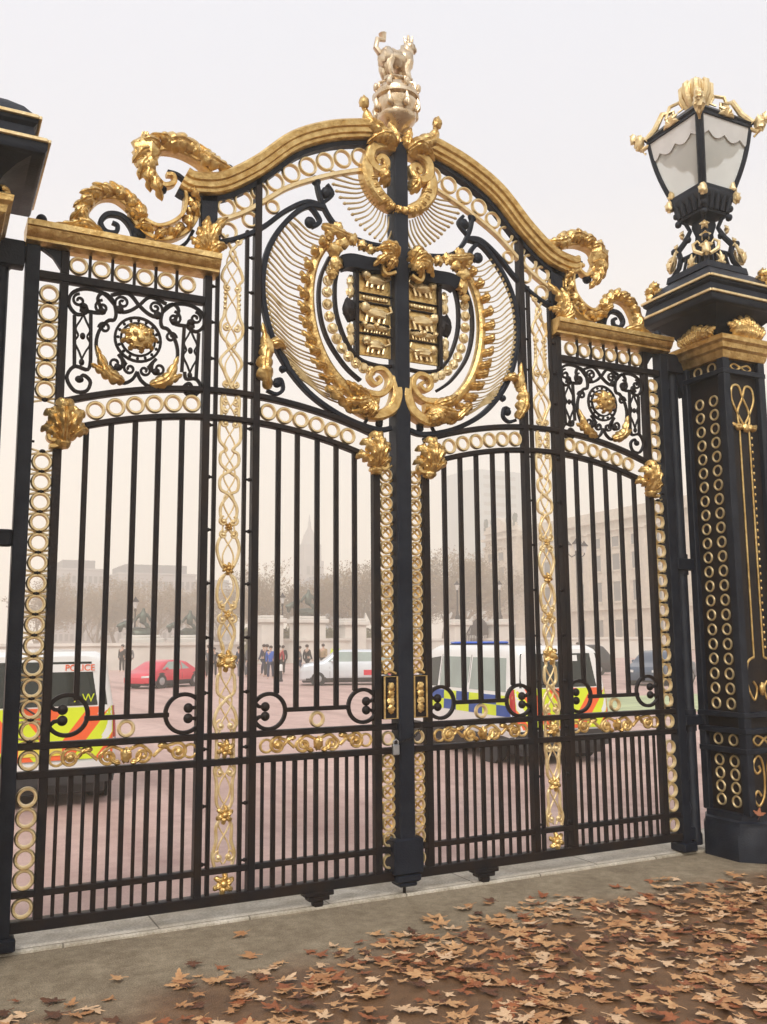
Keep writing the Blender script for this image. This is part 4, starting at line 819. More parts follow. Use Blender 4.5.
# ------------------------------------------------------------------ vehicles
class Shell:
    """smooth vehicle body; x forward, y left, origin on the ground"""
    def __init__(s, L, W, top, bot, T, rc=.22, leanr=.0, leanf=.0, rt=.12):
        s.L, s.W, s.top, s.bot, s.T, s.rc, s.leanr, s.leanf, s.rt = L, W, top, bot, T, rc, leanr, leanf, rt
    def lerp(s, tab, t):
        if t <= tab[0][0]: return tab[0][1]
        for (a, p), (b, q) in zip(tab, tab[1:]):
            if t <= b: return p+(q-p)*(t-a)/(b-a)
        return tab[-1][1]
    def hw(s, x, z):
        w = s.W/2*s.lerp(s.T, z); e = s.L/2-abs(x)
        if e < s.rc: w -= s.rc*(1-sqrt(max(0, 1-(1-max(e, 0)/s.rc)**2)))
        zt = s.lerp(s.top, x); d = zt-z
        if d < s.rt: w -= s.rt*(1-sqrt(max(0, 1-(1-max(d, 0)/s.rt)**2)))
        return max(w, .02)
    def dx(s, x, z):
        k = s.leanr*max(0, -x/(s.L/2))**3-s.leanf*max(0, x/(s.L/2))**3
        return x+k*max(0, z-.6)
    def body(s, b):
        L = s.L/2; xs = sorted(set([-L, -L+.015, -L+.05, -L+.11, -L+.22, L-.22, L-.11, L-.05, L-.015, L]+[x for x, _ in s.top if abs(x) < L-.03]+[-L+.4+i*(2*L-.8)/14 for i in range(15)]))
        n = 16; vs = []; m = 0
        for x in xs:
            zt, zb = s.lerp(s.top, x), s.lerp(s.bot, x); col = [(s.dx(x, zb), 0, zb)]
            for j in range(n+1):
                t = j/n; z = zb+(zt-zb)*(1-(1-t)**1.35); y = s.hw(x, z)
                if j == 0: y *= .93
                col.append((s.dx(x, z), y, z))
            col.append((s.dx(x, zt), 0, zt)); full = col+[(a, -c, d) for a, c, d in col[-2:0:-1]]; m = len(full); vs += full
        fs = [(i*m+k, (i+1)*m+k, (i+1)*m+(k+1) % m, i*m+(k+1) % m) for i in range(len(xs)-1) for k in range(m)]
        fs += [tuple(range(m)), tuple((len(xs)-1)*m+k for k in range(m))[::-1]]
        b.add(vs, fs); return b
    def side(s, b, quad, sd, off=.006, n=7):
        """panel on the flank: quad of four (x,z)"""
        vs = []
        for i in range(n+1):
            for j in range(n+1):
                u, v = i/n, j/n; x = (quad[0][0]*(1-u)+quad[1][0]*u)*(1-v)+(quad[3][0]*(1-u)+quad[2][0]*u)*v; z = (quad[0][1]*(1-u)+quad[1][1]*u)*(1-v)+(quad[3][1]*(1-u)+quad[2][1]*u)*v
                for o in (off, off-.012): vs.append((s.dx(x, z), sd*(s.hw(x, z)+o), z))
        return s._grid(b, vs, n)
    def end(s, b, quad, e, off=.006, n=7):
        """panel on the rear (-1) or front (1) face: quad of four (y,z)"""
        vs = []
        for i in range(n+1):
            for j in range(n+1):
                u, v = i/n, j/n; y = (quad[0][0]*(1-u)+quad[1][0]*u)*(1-v)+(quad[3][0]*(1-u)+quad[2][0]*u)*v; z = (quad[0][1]*(1-u)+quad[1][1]*u)*(1-v)+(quad[3][1]*(1-u)+quad[2][1]*u)*v
                ex = abs(y)-(s.W/2*s.lerp(s.T, z)-s.rc); bk = s.rc*(1-sqrt(max(0, 1-(max(ex, 0)/s.rc)**2)))*1. if ex < s.rc else s.rc
                for o in (off, off-.012): vs.append((s.dx(e*(s.L/2), z)+e*(o-bk), y, z))
        return s._grid(b, vs, n)
    def _grid(s, b, vs, n):
        m = n+1; g = lambda i, j, o: (i*m+j)*2+o; fs = []
        for i in range(n):
            for j in range(n):
                for o in (0, 1): fs.append((g(i, j, o), g(i+1, j, o), g(i+1, j+1, o), g(i, j+1, o)))
        for i in range(n):
            for j in (0, n): fs.append((g(i, j, 0), g(i+1, j, 0), g(i+1, j, 1), g(i, j, 1))); fs.append((g(j, i, 0), g(j, i+1, 0), g(j, i+1, 1), g(j, i, 1)))
        return b.add(vs, fs)
def wheels(root, xs, y, r, w=.2):
    for x in xs:
        for sd in (1, -1):
            b = MB(); b.lathe([(r*.55, -w/2), (r*.9, -w/2), (r, -w/2+.03), (r, w/2-.03), (r*.9, w/2), (r*.55, w/2)], (x, sd*(y-w/2), r), 26, 'y'); wl = b.build('wheel', M['rubber'], root)
            b = MB(); b.lathe([(0, -w/2-.004), (r*.5, -w/2-.004), (r*.6, -w/2+.01), (r*.6, w/2-.01), (r*.5, w/2+.004), (0, w/2+.004)], (x, sd*(y-w/2), r), 18, 'y'); b.build('rim', M['alloy'], wl)
def part(name, m, root, fn):
    b = MB(); fn(b); return b.build(name, M[m], root)
VT = [(.0, .93), (.35, .985), (.75, 1.0), (1.1, .985), (1.95, .84)]
def police_van(label, loc, rz, kind):
    root = empty('police_van', loc, rz); tag(root, label, 'police van', 'marked police vans inside the gate')
    S = Shell(4.9, 1.95, [(-2.45, 1.90), (-2.2, 1.96), (.75, 1.97), (1.15, 1.86), (1.75, 1.20), (2.3, 1.02), (2.45, .80)], [(-2.45, .36), (2.45, .30)], VT, .20, .10, .05)
    bd = S.body(MB()).build('body', M['white'], root)
    part('underbody', 'plastic', root, lambda b: b.bbox(-2.38, 2.30, -.82, .82, .17, .40, .02))
    for sd in (1, -1):
        def gl(b, q): S.side(b, q, sd)
        gm = 'glassg' if kind == 'b' else 'glass'
        part('side_window', gm, root, lambda b: gl(b, [(-2.18, 1.20), (-.85, 1.20), (-.85, 1.76), (-2.10, 1.76)]))
        part('side_window', gm, root, lambda b: gl(b, [(-.75, 1.20), (.35, 1.20), (.35, 1.76), (-.75, 1.76)]))
        part('door_window', 'glass', root, lambda b: gl(b, [(.45, 1.20), (1.55, 1.18), (1.10, 1.70), (.45, 1.76)]))
        def chk(b, odd):
            for r, (z0, z1) in enumerate(((.98, 1.14), (.80, .977))):
                for i in range(9):
                    if (i+r) % 2 == odd: x0 = -2.36+i*.50; S.side(b, [(x0, z0), (x0+.495, z0), (x0+.495, z1), (x0, z1)], sd, .004, 4)
        part('yellow_check', 'yellow', root, lambda b: chk(b, 0)); part('blue_check', 'blue', root, lambda b: chk(b, 1))
        part('sill', 'plastic', root, lambda b: S.side(b, [(-2.36, .36), (2.2, .33), (2.2, .46), (-2.36, .48)], sd, .012))
        for x in (.38, -.80): part('door_seam', 'plastic', root, lambda b: S.side(b, [(x, .5), (x+.012, .5), (x+.012, 1.8), (x, 1.8)], sd, .003, 3))
        part('wing_mirror', 'plastic', root, lambda b: b.lump((1.38, sd*1.06, 1.22), (.07, .10, .12), 0))
        for x in (-1.55, 1.55): part('wheel_arch', 'plastic', root, lambda b: b.lathe([(.0, -.02), (.39, -.02), (.39, .0), (.0, .0)], (x, sd*(.972-(.0 if sd > 0 else -.02)) if 0 else sd*.965, .36), 26, 'y'))
        part('tail_lamp', 'redlamp', root, lambda b: S.end(b, [(sd*.905, .85), (sd*.962, .85), (sd*.945, 1.25), (sd*.895, 1.25)], -1, .012, 5))
        part('headlight', 'lampw', root, lambda b: S.end(b, [(sd*.55, .66), (sd*.93, .68), (sd*.90, .84), (sd*.55, .78)], 1, .01, 5))
    part('windscreen', 'glass', root, lambda b: b.add([(1.78, -.80, 1.215), (1.78, .80, 1.215), (1.17, .72, 1.852), (1.17, -.72, 1.852), (1.76, -.80, 1.20), (1.76, .80, 1.20), (1.15, .72, 1.83), (1.15, -.72, 1.83)], [(0, 1, 2, 3), (7, 6, 5, 4), (0, 4, 5, 1), (1, 5, 6, 2), (2, 6, 7, 3), (3, 7, 4, 0)]))
    part('rear_window', 'glass', root, lambda b: S.end(b, [(-.82, 1.27), (.82, 1.27), (.75, 1.83), (-.75, 1.83)], -1, .008, 8))
    def chev(b, odd):
        z0, z1 = (.60, 1.25); n = 8
        for sd in (1, -1):
            for i in range(-4, 9):
                if i % 2 == odd: continue
                w = .29; pts = [(i*w-.5, z0), ((i+1)*w-.5, z0), ((i+1)*w, z1), (i*w, z1)]   # leaning band, clipped to the half
                poly = [(max(.012, min(.90, y)), z) for y, z in pts]
                if poly[1][0]-poly[0][0]+poly[2][0]-poly[3][0] > .02:
                    def clipz(p, q, lim):
                        return (lim, p[1]+(q[1]-p[1])*(lim-p[0])/((q[0]-p[0]) or 1e-9))
                    a, c, d, e = pts; y0, y1 = .012, .90; zs = [z0+(z1-z0)*k/6 for k in range(7)]
                    for za_, zb_ in zip(zs, zs[1:]):
                        f = lambda z: (z-z0)/(z1-z0)*.5
                        q = [(i*w-.5+f(za_), za_), ((i+1)*w-.5+f(za_), za_), ((i+1)*w-.5+f(zb_), zb_), (i*w-.5+f(zb_), zb_)]
                        q = [(max(y0, min(y1, y)), z) for y, z in q]
                        if q[1][0]-q[0][0]+q[2][0]-q[3][0] > .004: S.end(b, [(sd*y, z) for y, z in q], -1, .005, 2)
    part('yellow_chevron', 'yellow', root, lambda b: chev(b, 0)); part('orange_chevron', 'orange', root, lambda b: chev(b, 1))
    part('rear_bumper', 'white' if kind == 'a' else 'plastic', root, lambda b: S.end(b, [(-.93, .44), (.93, .44), (.93, .575), (-.93, .575)], -1, .05, 8))
    part('bumper_step', 'plastic', root, lambda b: S.end(b, [(-.92, .30), (.92, .30), (.93, .43), (-.93, .43)], -1, .04, 8))
    part('number_plate', 'plate', root, lambda b: S.end(b, [(-.26, .66), (.26, .66), (.26, .77), (-.26, .77)], -1, .016, 3))
    part('door_seam', 'plastic', root, lambda b: S.end(b, [(-.008, .6), (.008, .6), (.008, 1.86), (-.008, 1.86)], -1, .011, 4))
    part('rear_wiper', 'plastic', root, lambda b: b.tube([(-2.44, .05, 1.16), (-2.42, .25, 1.30), (-2.40, .45, 1.36)], .012, 6))
    if kind == 'b': lb = part('light_bar', 'bluelamp', root, lambda b: b.bbox(.34, .58, -.60, .60, 1.985, 2.035, .02)); part('light_bar_base', 'plastic', lb, lambda b: b.bbox(.33, .59, -.60, .60, 1.955, 1.986, .008))
    wheels(root, (-1.55, 1.55), .955, .34, .22)
    sign = part('sign_board', 'white', root, lambda b: S.end(b, [(-.34-.46*(kind == 'a'), 1.70), (.34-.46*(kind == 'a'), 1.70), (.34-.46*(kind == 'a'), 1.80), (-.34-.46*(kind == 'a'), 1.80)], -1, .016, 4))
    if kind == 'a':
        for txt, sz, y, z, m in (('POLICE', .115, -.46, 1.75, 'orange'), ('AW', .15, -.52, 1.36, 'yellow')):
            o = link('lettering', text_mesh(txt, sz), sign if txt == 'POLICE' else root); o.data.materials.append(M[m]); o.rotation_euler = (pi/2, 0, -pi/2); o.location = (S.dx(-2.45, z)-.021, y, z)
    else:
        o = link('lettering', text_mesh('POLICE', .115), sign); o.data.materials.append(M['blue']); o.rotation_euler = (pi/2, 0, -pi/2); o.location = (S.dx(-2.45, 1.75)-.021, 0, 1.75)
    return root
police_van('police van at the left edge, a POLICE sign in its dark rear window', (-1.76, 8.98, -.30), radians(91), 'a')
police_van('police van behind the right gate leaf with pale green side windows', (6.72, 9.05, -.30), radians(86), 'b')
CT = [(.0, .92), (.3, .985), (.6, 1.0), (.85, .97), (1.5, .74)]
def car(label, loc, rz, paint, L=4.5, W=1.8, H=1.45, kind='saloon', group='cars crossing the square'):
    root = empty('parked_car' if kind == 'taxi' else 'car', loc, rz); tag(root, label, 'car', group); h = L/2; k = H/1.45
    top = {'saloon': [(-h, .72*k), (-h+.15, .93*k), (-h+.75, .98*k), (-h+1.3, 1.36*k), (-h+1.8, H), (.35, H), (.75, 1.36*k), (1.35, .96*k), (h-.2, .78*k), (h, .58*k)],
           'suv': [(-h, .80*k), (-h+.08, 1.0*k), (-h+.3, 1.38*k), (-h+.7, H), (.35, H), (.7, 1.38*k), (1.25, 1.0*k), (h-.2, .86*k), (h, .6*k)], 'taxi': [(-h, .8*k), (-h+.1, 1.0*k), (-h+.45, 1.36*k), (-h+.9, H), (.25, H), (.55, 1.38*k), (1.05, .98*k), (h-.2, .85*k), (h, .6*k)]}[kind]
    T = [(z*k, w) for z, w in CT]; S = Shell(L, W, top, [(-h, .26), (h, .24)], T, .28, .0, .0, .10)
    S.body(MB()).build('body', M[paint], root)
    part('underbody', 'plastic', root, lambda b: b.bbox(-h+.1, h-.15, -W/2+.12, W/2-.12, .14, .30, .02))
    rw = h-1.3 if kind == 'saloon' else h-.45; g = 'glassg' if kind != 'taxi' else 'glass'
    for sd in (1, -1):
        part('side_window', g, root, lambda b: S.side(b, [(-rw-.05, .98*k), (-.25, .97*k), (-.25, 1.36*k), (-rw+.38, 1.34*k)], sd, .006, 8))
        part('door_window', g, root, lambda b: S.side(b, [(-.17, .97*k), (1.05, .97*k), (.55, 1.36*k), (-.17, 1.37*k)], sd, .006, 8))
        part('sill', 'plastic', root, lambda b: S.side(b, [(-h+.3, .26), (h-.3, .25), (h-.3, .34), (-h+.3, .35)], sd, .01))
        for x in (-1.2, -.2, .95): part('door_seam', 'plastic', root, lambda b: S.side(b, [(x, .38), (x+.012, .38), (x+.012, .95*k), (x, .95*k)], sd, .003, 3))
        part('headlight', 'lampw', root, lambda b: S.end(b, [(sd*.42, .56*k), (sd*.78, .58*k), (sd*.76, .68*k), (sd*.42, .66*k)], 1, .012, 4))
        part('tail_lamp', 'redlamp', root, lambda b: S.end(b, [(sd*.45, .64*k), (sd*.80, .64*k), (sd*.78, .80*k), (sd*.45, .78*k)], -1, .012, 4))
        part('wing_mirror', paint, root, lambda b: b.lump((.85, sd*(W/2+.05), 1.0*k), (.07, .09, .07), 0))
        for x in (-h+.85, h-.85): part('wheel_arch', 'plastic', root, lambda b: b.lathe([(0, -.015), (.37, -.015), (.37, .0), (0, .0)], (x, sd*(W/2-.012), .33), 24, 'y'))
    wheels(root, (-h+.85, h-.85), W/2+.012, .32)
    return root
car('low red saloon car crossing the square beyond the left gate leaf', (7.05, 36.6, -.30), radians(213), 'redp', 3.9, 1.65, 1.24)
sv = car('white police estate car with a red flank stripe, beyond the middle of the gate', (15.0, 33.8, -.30), radians(160), 'silverp', 4.7, 1.85, 1.62, 'suv')
S_ = Shell(4.7, 1.85, [(-2.35, .9), (2.35, .9)], [(-2.35, .26), (2.35, .24)], [(z*1.62/1.45, w) for z, w in CT], .28)
for sd in (1, -1): part('flank_stripe', 'redp', sv, lambda b: S_.side(b, [(-2.15, .46), (-.6, .46), (-.6, .70), (-2.15, .70)], sd, .008, 6))
car('dark blue car parked at far right near the palace, seen through the last bars', (26.9, 25.9, -.30), radians(205), 'bluep', 4.3, 1.8, 1.5, 'saloon', 'cars parked by the palace')
for i, (x, y, lb) in enumerate(((30.0, 36.5, 'black taxi nearest the dark blue car in front of the palace'), (27.0, 40.0, 'black taxi standing in the dark row left of the blue car, farther back'))):
    car(lb, (x, y, -.30), radians(165+20*i), 'blackp', 4.5, 1.8, 1.7, 'taxi', 'cars parked by the palace')

# ------------------------------------------------------------------ people
def skin_mesh(name, verts, edges, m, sub=1, root=0):
    me = bpy.data.meshes.new(name); me.from_pydata([v[:3] for v in verts], edges, []); o = bpy.data.objects.new(name, me); COL.objects.link(o)
    md = o.modifiers.new('skin', 'SKIN')
    for i, v in enumerate(verts): d = me.skin_vertices[0].data[i]; d.radius = (v[3], v[4] if len(v) > 4 else v[3]); d.use_root = (i == root)
    o.modifiers.new('sub', 'SUBSURF').levels = sub
    out = bpy.data.meshes.new_from_object(o.evaluated_get(bpy.context.evaluated_depsgraph_get())); bpy.data.objects.remove(o)
    out.materials.clear(); out.materials.append(M[m]); out.polygons.foreach_set('use_smooth', [True]*len(out.polygons)); out.name = name; return out
COATS = dict(navy=(.02, .03, .07), black=(.012, .012, .014), grey=(.12, .12, .13), blue=(.02, .10, .45), red=(.42, .03, .04), tan=(.36, .26, .15), yellow=(.62, .78, .05), green=(.06, .10, .05))
for k_, c_ in COATS.items(): M['coat_'+k_] = mat('coat_cloth', c_, .85, 0, .15, 8)
def person(stride):
    a = .12*stride
    hip, kn, an = .92, .50, .09
    V = [(0, 0, .98, .15, .12), (0, 0, 1.18, .14, .11), (0, 0, 1.40, .17, .11), (0, 0, 1.50, .06), (0, .01, 1.58, .055), (0, .02, 1.66, .085, .10), (0, .015, 1.735, .06, .07)]
    E = [(0, 1), (1, 2), (2, 3), (3, 4), (4, 5), (5, 6)]
    for sd in (1, -1):
        n = len(V); V += [(sd*.10, 0, .88, .085), (sd*.10, a*sd*1.0+.03, .50, .062), (sd*.10, a*sd*1.5, .10, .043), (sd*.11, a*sd*1.5+.13, .035, .035)]; E += [(0, n), (n, n+1), (n+1, n+2), (n+2, n+3)]
        n = len(V); V += [(sd*.20, 0, 1.42, .06), (sd*.25, -a*sd*.6-.02, 1.15, .045), (sd*.25, -a*sd*1.2+.05, .90, .035), (sd*.25, -a*sd*1.3+.09, .80, .030)]; E += [(2, n), (n, n+1), (n+1, n+2), (n+2, n+3)]
    body = skin_mesh('person', V, E, 'skin')
    J = [(0, 0, .84, .17, .14), (0, 0, 1.18, .165, .135), (0, 0, 1.40, .185, .13), (0, 0, 1.49, .09)]; JE = [(0, 1), (1, 2), (2, 3)]
    for sd in (1, -1):
        n = len(J); J += [(sd*.205, 0, 1.42, .085), (sd*.255, -a*sd*.6-.02, 1.15, .065), (sd*.255, -a*sd*1.2+.05, .90, .052)]; JE += [(2, n), (n, n+1), (n+1, n+2)]
    T = [(0, 0, .95, .16, .13)]; TE = []
    for sd in (1, -1):
        n = len(T); T += [(sd*.10, 0, .86, .105), (sd*.10, a*sd+.03, .50, .082), (sd*.10, a*sd*1.5, .09, .066)]; TE += [(0, n), (n, n+1), (n+1, n+2)]
    b = MB(); b.lump((0, -.015, 1.70), (.105, .115, .095), .1, 4, 2, 16, 10); hair = b.mesh('hair', M['hair'])
    return body, (J, JE), (T, TE), hair
PP = [person(.2), person(1.0), person(-.9)]; CL = {}
for i in range(3):
    for k_ in COATS: CL[(i, k_)] = skin_mesh('jacket', PP[i][1][0], PP[i][1][1], 'coat_'+k_)
    for k_ in ('navy', 'black', 'grey'): CL[(i, 't', k_)] = skin_mesh('trousers', PP[i][2][0], PP[i][2][1], 'coat_'+k_)
def put_person(label, x, y, rz, coat, tr='black', v=0, sc_=1., group=None):
    o = link('person', PP[v][0], None, (x, y, -.30), rz); o.scale = (sc_,)*3; tag(o, label, 'person', group)
    link('jacket', CL[(v, coat)], o); link('trousers', CL[(v, 't', tr)], o); link('hair', PP[v][3], o); return o
rp = random.Random(5)
def at100(px, y):                                                 # azimuth table of the square: distance along y from a bearing
    return px, y
crowd = [(12.9, 44, 'navy'), (13.6, 45.5, 'black'), (14.2, 46, 'grey'), (14.7, 44.5, 'black'), (15.4, 47, 'navy'), (16.0, 46, 'red'), (16.8, 47.5, 'black'), (17.5, 46.5, 'grey'), (18.2, 47, 'black'), (12.2, 46.5, 'black'), (19.9, 48.5, 'tan'), (11.6, 45.5, 'grey')]
CN = dict(navy='navy', black='black', grey='grey', red='red', tan='tan')
wh = ['leftmost of the waiting crowd', 'near the left of the waiting crowd', 'just left of the blue jacket in the crowd', 'behind the person in blue', 'in the middle of the waiting crowd', 'among darker coats in the crowd', 'right of the red coat in the crowd', 'beside the crowd facing the silver car', 'closest to the officer in the crowd', 'at the far left behind the crowd', 'right of the officer, beyond the silver car', 'standing apart left of the waiting crowd']
for i, (x, y, c_) in enumerate(crowd): put_person(f'person in a {CN[c_]} coat, {wh[i]}', x, y, rp.uniform(0, 6.28), c_, rp.choice(['black', 'navy', 'grey']), i % 3, rp.uniform(.95, 1.05), 'people waiting across the square')
put_person('police officer in a bright yellow jacket standing behind the white estate car', 19.0, 44.5, 3.0, 'yellow', 'black', 0, 1.05)
put_person('person walking in a bright blue jacket in front of the crowd', 14.05, 42.0, 2.6, 'blue', 'navy', 1, 1.0)
put_person('person in black standing right of the left police van', 9.3, 58.5, 2.4, 'black', 'black', 0, 1.05)
put_person('person in grey standing just behind the one in black right of the left van', 10.1, 60, 2.2, 'grey', 'black', 2, 1.0)
dark = [(23.5, 38, 'black'), (24.4, 39, 'navy'), (25.6, 41.5, 'black'), (31.2, 41, 'grey'), (28.6, 43, 'black'), (32.8, 43, 'navy'), (33.5, 40, 'black'), (35, 42, 'green')]
wd = ['just right of the right police van', 'second from the right police van', 'between the police van and the taxis', 'behind the black taxis', 'farthest back by the taxis', 'right of the black taxis', 'by the rear of the blue car', 'at the far right behind the blue car']
for i, (x, y, c_) in enumerate(dark): put_person(f'person in a {c_} coat standing {wd[i]}', x, y, rp.uniform(0, 6.28), c_, 'black', i % 3, rp.uniform(.95, 1.05), 'people by the palace')
bl = empty('bollard', (13.35, 38.5, -.30)); tag(bl, 'small black and white banded bollard on the pink tarmac', 'bollard')
b = MB(); b.lathe([(0, 0), (.10, 0), (.10, .10), (.07, .12), (.07, .55), (0, .55)], seg=14); b.build('shaft', M['plastic'], bl)
b = MB(); b.lathe([(0, .54), (.085, .54), (.085, .80), (.06, .86), (0, .88)], seg=14); b.build('white_top', M['white'], bl)
lw = sheet('lawn', [0, 1], [(0, 0), (1, 1)], M['grass'])
me = bpy.data.meshes.new('lawn'); me.from_pydata([(13.1, 14.8, -.298), (19.0, 12.9, -.298), (25.0, 18.8, -.298), (17.4, 19.7, -.298), (13.1, 14.8, -.25), (19.0, 12.9, -.25), (25.0, 18.8, -.25), (17.4, 19.7, -.25)], [], [(4, 5, 6, 7), (0, 1, 5, 4), (1, 2, 6, 5), (2, 3, 7, 6), (3, 0, 4, 7)]); me.materials.append(M['grass']); lw.data = me

# ------------------------------------------------------------------ buildings, memorial, lamps
def ray(px100, y): return -3.16+(px100+3.16)*(y+6)/106            # point on a bearing (given by its x at y = 100)
def slab(name, label, cat, x0, x1, y0, y1, h, m, rows, cols, group=None, roof=None):
    root = empty(name, ((x0+x1)/2, y0, -.3)); tag(root, label, cat, group); w = x1-x0
    b = MB(); b.bbox(-w/2, w/2, 0, y1-y0, 0, h, .1); b.bbox(-w/2-.2, w/2+.2, -.2, y1-y0+.2, h-.6, h+.05, .1); b.build('wall', M[m], root)
    b = MB(); b.bbox(-w/2+2, w/2-2, 2, y1-y0-2, h, h+2.4, .1); b.build('roof', M['slate'], root)
    cw, rh = w/cols, (h-3)/rows; first = None
    wm = MB(); wm.bbox(-cw*.3, cw*.3, -.12, .1, 0, rh*.6, .03); wme = wm.mesh('window', M['winfar'])
    n = 0
    for r in range(rows):
        for c in range(cols):
            n += 1
            if n > 100: break
            link('window', wme, root, (-w/2+cw*(c+.5), 0, 2.2+rh*r))
    return root
slab('office_block', 'hazy grey office block farthest left beyond the trees', 'building', ray(9.8, 250), ray(15.0, 250), 250, 275, 21.5, 'blockg', 6, 9, 'far buildings beyond the trees')
slab('office_block', 'hazy wide grey block just right of the far left one', 'building', ray(16.6, 240), ray(25.5, 240), 240, 262, 20.0, 'blockg', 5, 14, 'far buildings beyond the trees')
slab('office_block', 'lower hazy block just left of the pilaster of the left gate leaf', 'building', ray(21.5, 280), ray(30.5, 280), 280, 300, 19.0, 'blockg', 5, 14, 'far buildings beyond the trees')
tw = empty('office_tower', (ray(68.0, 330), 330, -.3)); tag(tw, 'tall blue grey office tower fading into haze behind the palace corner', 'building', 'far buildings beyond the trees')
b = MB(); n = 10; pr2 = [(-13+3*(1-cos(pi/2*i/n)), 3*(1-sin(pi/2*i/n))) for i in range(n+1)]
prof_t = [(-13, 26), (-13, 6)]+[(-13+6*(1-cos(radians(90*i/8))), 6-6*sin(radians(90*i/8))) for i in range(1, 9)]+[(13, 0), (13, 26)]
b.add([(x, y, z) for z in (0, 76) for x, y in prof_t], [tuple(range(len(prof_t)))[::-1], tuple(range(len(prof_t), 2*len(prof_t)))]+[(i, (i+1) % len(prof_t), len(prof_t)+(i+1) % len(prof_t), len(prof_t)+i) for i in range(len(prof_t))]); b.build('wall', M['blockb'], tw)
b = MB(); b.bbox(-7, 10, -.25, .2, 0, 1.6, .05); wme = b.mesh('window_band', M['winfar'])
for r in range(18): link('window_band', wme, tw, (0, 0, 4+4*r))
gt = empty('gabled_building', (ray(43.5, 230), 230, -.3)); tag(gt, 'bluish gabled building seen through the bars left of the centre post', 'building', 'far buildings beyond the trees')
b = MB(); b.bbox(-9, 9, 0, 14, 0, 15, .1); b.build('wall', M['blockb'], gt)
b = MB(); b.add([(-9.5, -.4, 15), (9.5, -.4, 15), (9.5, 14.4, 15), (-9.5, 14.4, 15), (-4, 3, 20), (9.5, 3, 20.5), (9.5, 11, 20.5), (-4, 11, 20)], [(0, 1, 5, 4), (1, 2, 6, 5), (2, 3, 7, 6), (3, 0, 4, 7), (4, 5, 6, 7), (3, 2, 1, 0)]); b.build('roof', M['slate'], gt)
b = MB(); b.bbox(-.7, .7, -.15, .1, 0, 2.2, .03); wme = b.mesh('window', M['winfar'])
for r in range(4):
    for c in range(6): link('window', wme, gt, (-7.5+3*c, 0, 2+3.3*r))
st = empty('stone_tower', (ray(39.8, 300), 300, -.3)); tag(st, 'slender pale tower with a small spire rising through haze', 'tower', 'far buildings beyond the trees')
b = MB(); b.bbox(-4, 4, -4, 4, 0, 30, .1); b.bbox(-3.3, 3.3, -3.3, 3.3, 30, 36, .1); b.lathe([(3.2, 36), (2.4, 39), (.8, 42), (.1, 47)], seg=8); b.build('shaft', M['blockg'], st)
b = MB(); b.bbox(-.6, .6, -.2, .15, 0, 3, .05); wme = b.mesh('window', M['winfar'])
for r in range(6):
    for c in (-2, 0, 2): link('window', wme, st, (c, -4, 3+4.4*r))
# the palace: facade looks towards the square (-x side)
pa = empty('palace', (108.5, 137, -.3)); tag(pa, 'long pale stone palace with rows of windows behind the right gate leaf', 'palace')
def yy(y): return y-137
Hc = 23.5
b = MB(); b.bbox(0, 22, yy(60), yy(151), 0, Hc, .1); b.bbox(-1.6, 22, yy(151.1), yy(163), 0, Hc+1, .1); b.build('wall', M['stone'], pa)
b = MB()
for y0, y1, x in ((60, 150.9, -.55), (150.9, 163.4, -2.2)):
    for z, t, o in ((Hc-.5, .5, .35), (Hc-2.2, .3, 0), (7.0, .35, .1)): b.bbox(x-o, x+.9, yy(y0), yy(y1), z, z+t, .05)
b.build('cornice', M['stone'], pa)
b = MB(); b.bbox(-.3, .3, yy(60), yy(150.8), Hc+.02, Hc+1.7, .05); b.bbox(-1.9, -1.3, yy(151), yy(163), Hc+1.02, Hc+2.6, .05); b.build('balustrade', M['stone'], pa)
b = MB(); b.add([(-2.4, yy(151.2), Hc+1), (-2.4, yy(162.8), Hc+1), (-2.4, yy(157), Hc+4.2), (1.0, yy(151.2), Hc+1), (1.0, yy(162.8), Hc+1), (1.0, yy(157), Hc+4.2)], [(0, 1, 2), (5, 4, 3), (0, 2, 5, 3), (2, 1, 4, 5), (1, 0, 3, 4)]); b.build('pediment', M['stone'], pa)
for y in (151.5, 154, 160, 162.6): b = MB(); b.lump((-1.6, yy(y), Hc+3.4), (.5, .5, 1.1), .3, 2, int(y)); b.bbox(-2.0, -1.2, yy(y)-.4, yy(y)+.4, Hc+1.9, Hc+2.7, .05); b.build('roof_statue', M['bronze'], pa)
b = MB(); b.bbox(-.45, .1, -.45, .45, 0, 13.6, .05); b.bbox(-.6, .1, -.6, .6, 13.6, 14.4, .05); pm = b.mesh('pilaster', M['stone'])
for i in range(17): link('pilaster', pm, pa, (0, yy(64+5.1*i), 7.4))
for y in (151.6, 154.6, 159.4, 162.4): link('pilaster', pm, pa, (-1.6, yy(y), 7.4))
b = MB(); b.bbox(-.10, .1, -.85, .85, 0, 3.0, .03); wm = b.mesh('window', M['winfar'])
b = MB(); b.bbox(-.28, .05, -1.1, 1.1, -.35, 0, .03); sm = b.mesh('window_sill', M['stone']); b = MB(); b.bbox(-.35, .05, -1.15, 1.15, 3.0, 3.4, .03); hm_ = b.mesh('window_head', M['stone'])
for i in range(16):
    for z, s_ in ((2.2, 1), (8.6, 1.15), (14.2, .95), (18.4, .6)):
        w_ = link('window', wm, pa, (0, yy(66.5+5.1*i), z)); w_.scale = (1, 1, s_); link('window_sill', sm, w_); link('window_head', hm_, w_)
for z, s_ in ((2.2, 1), (8.6, 1.15), (14.2, .95), (18.4, .6)):
    for y in (153.1, 157, 160.9): w_ = link('window', wm, pa, (-1.6, yy(y), z)); w_.scale = (1, 1, s_); link('window_sill', sm, w_); link('window_head', hm_, w_)
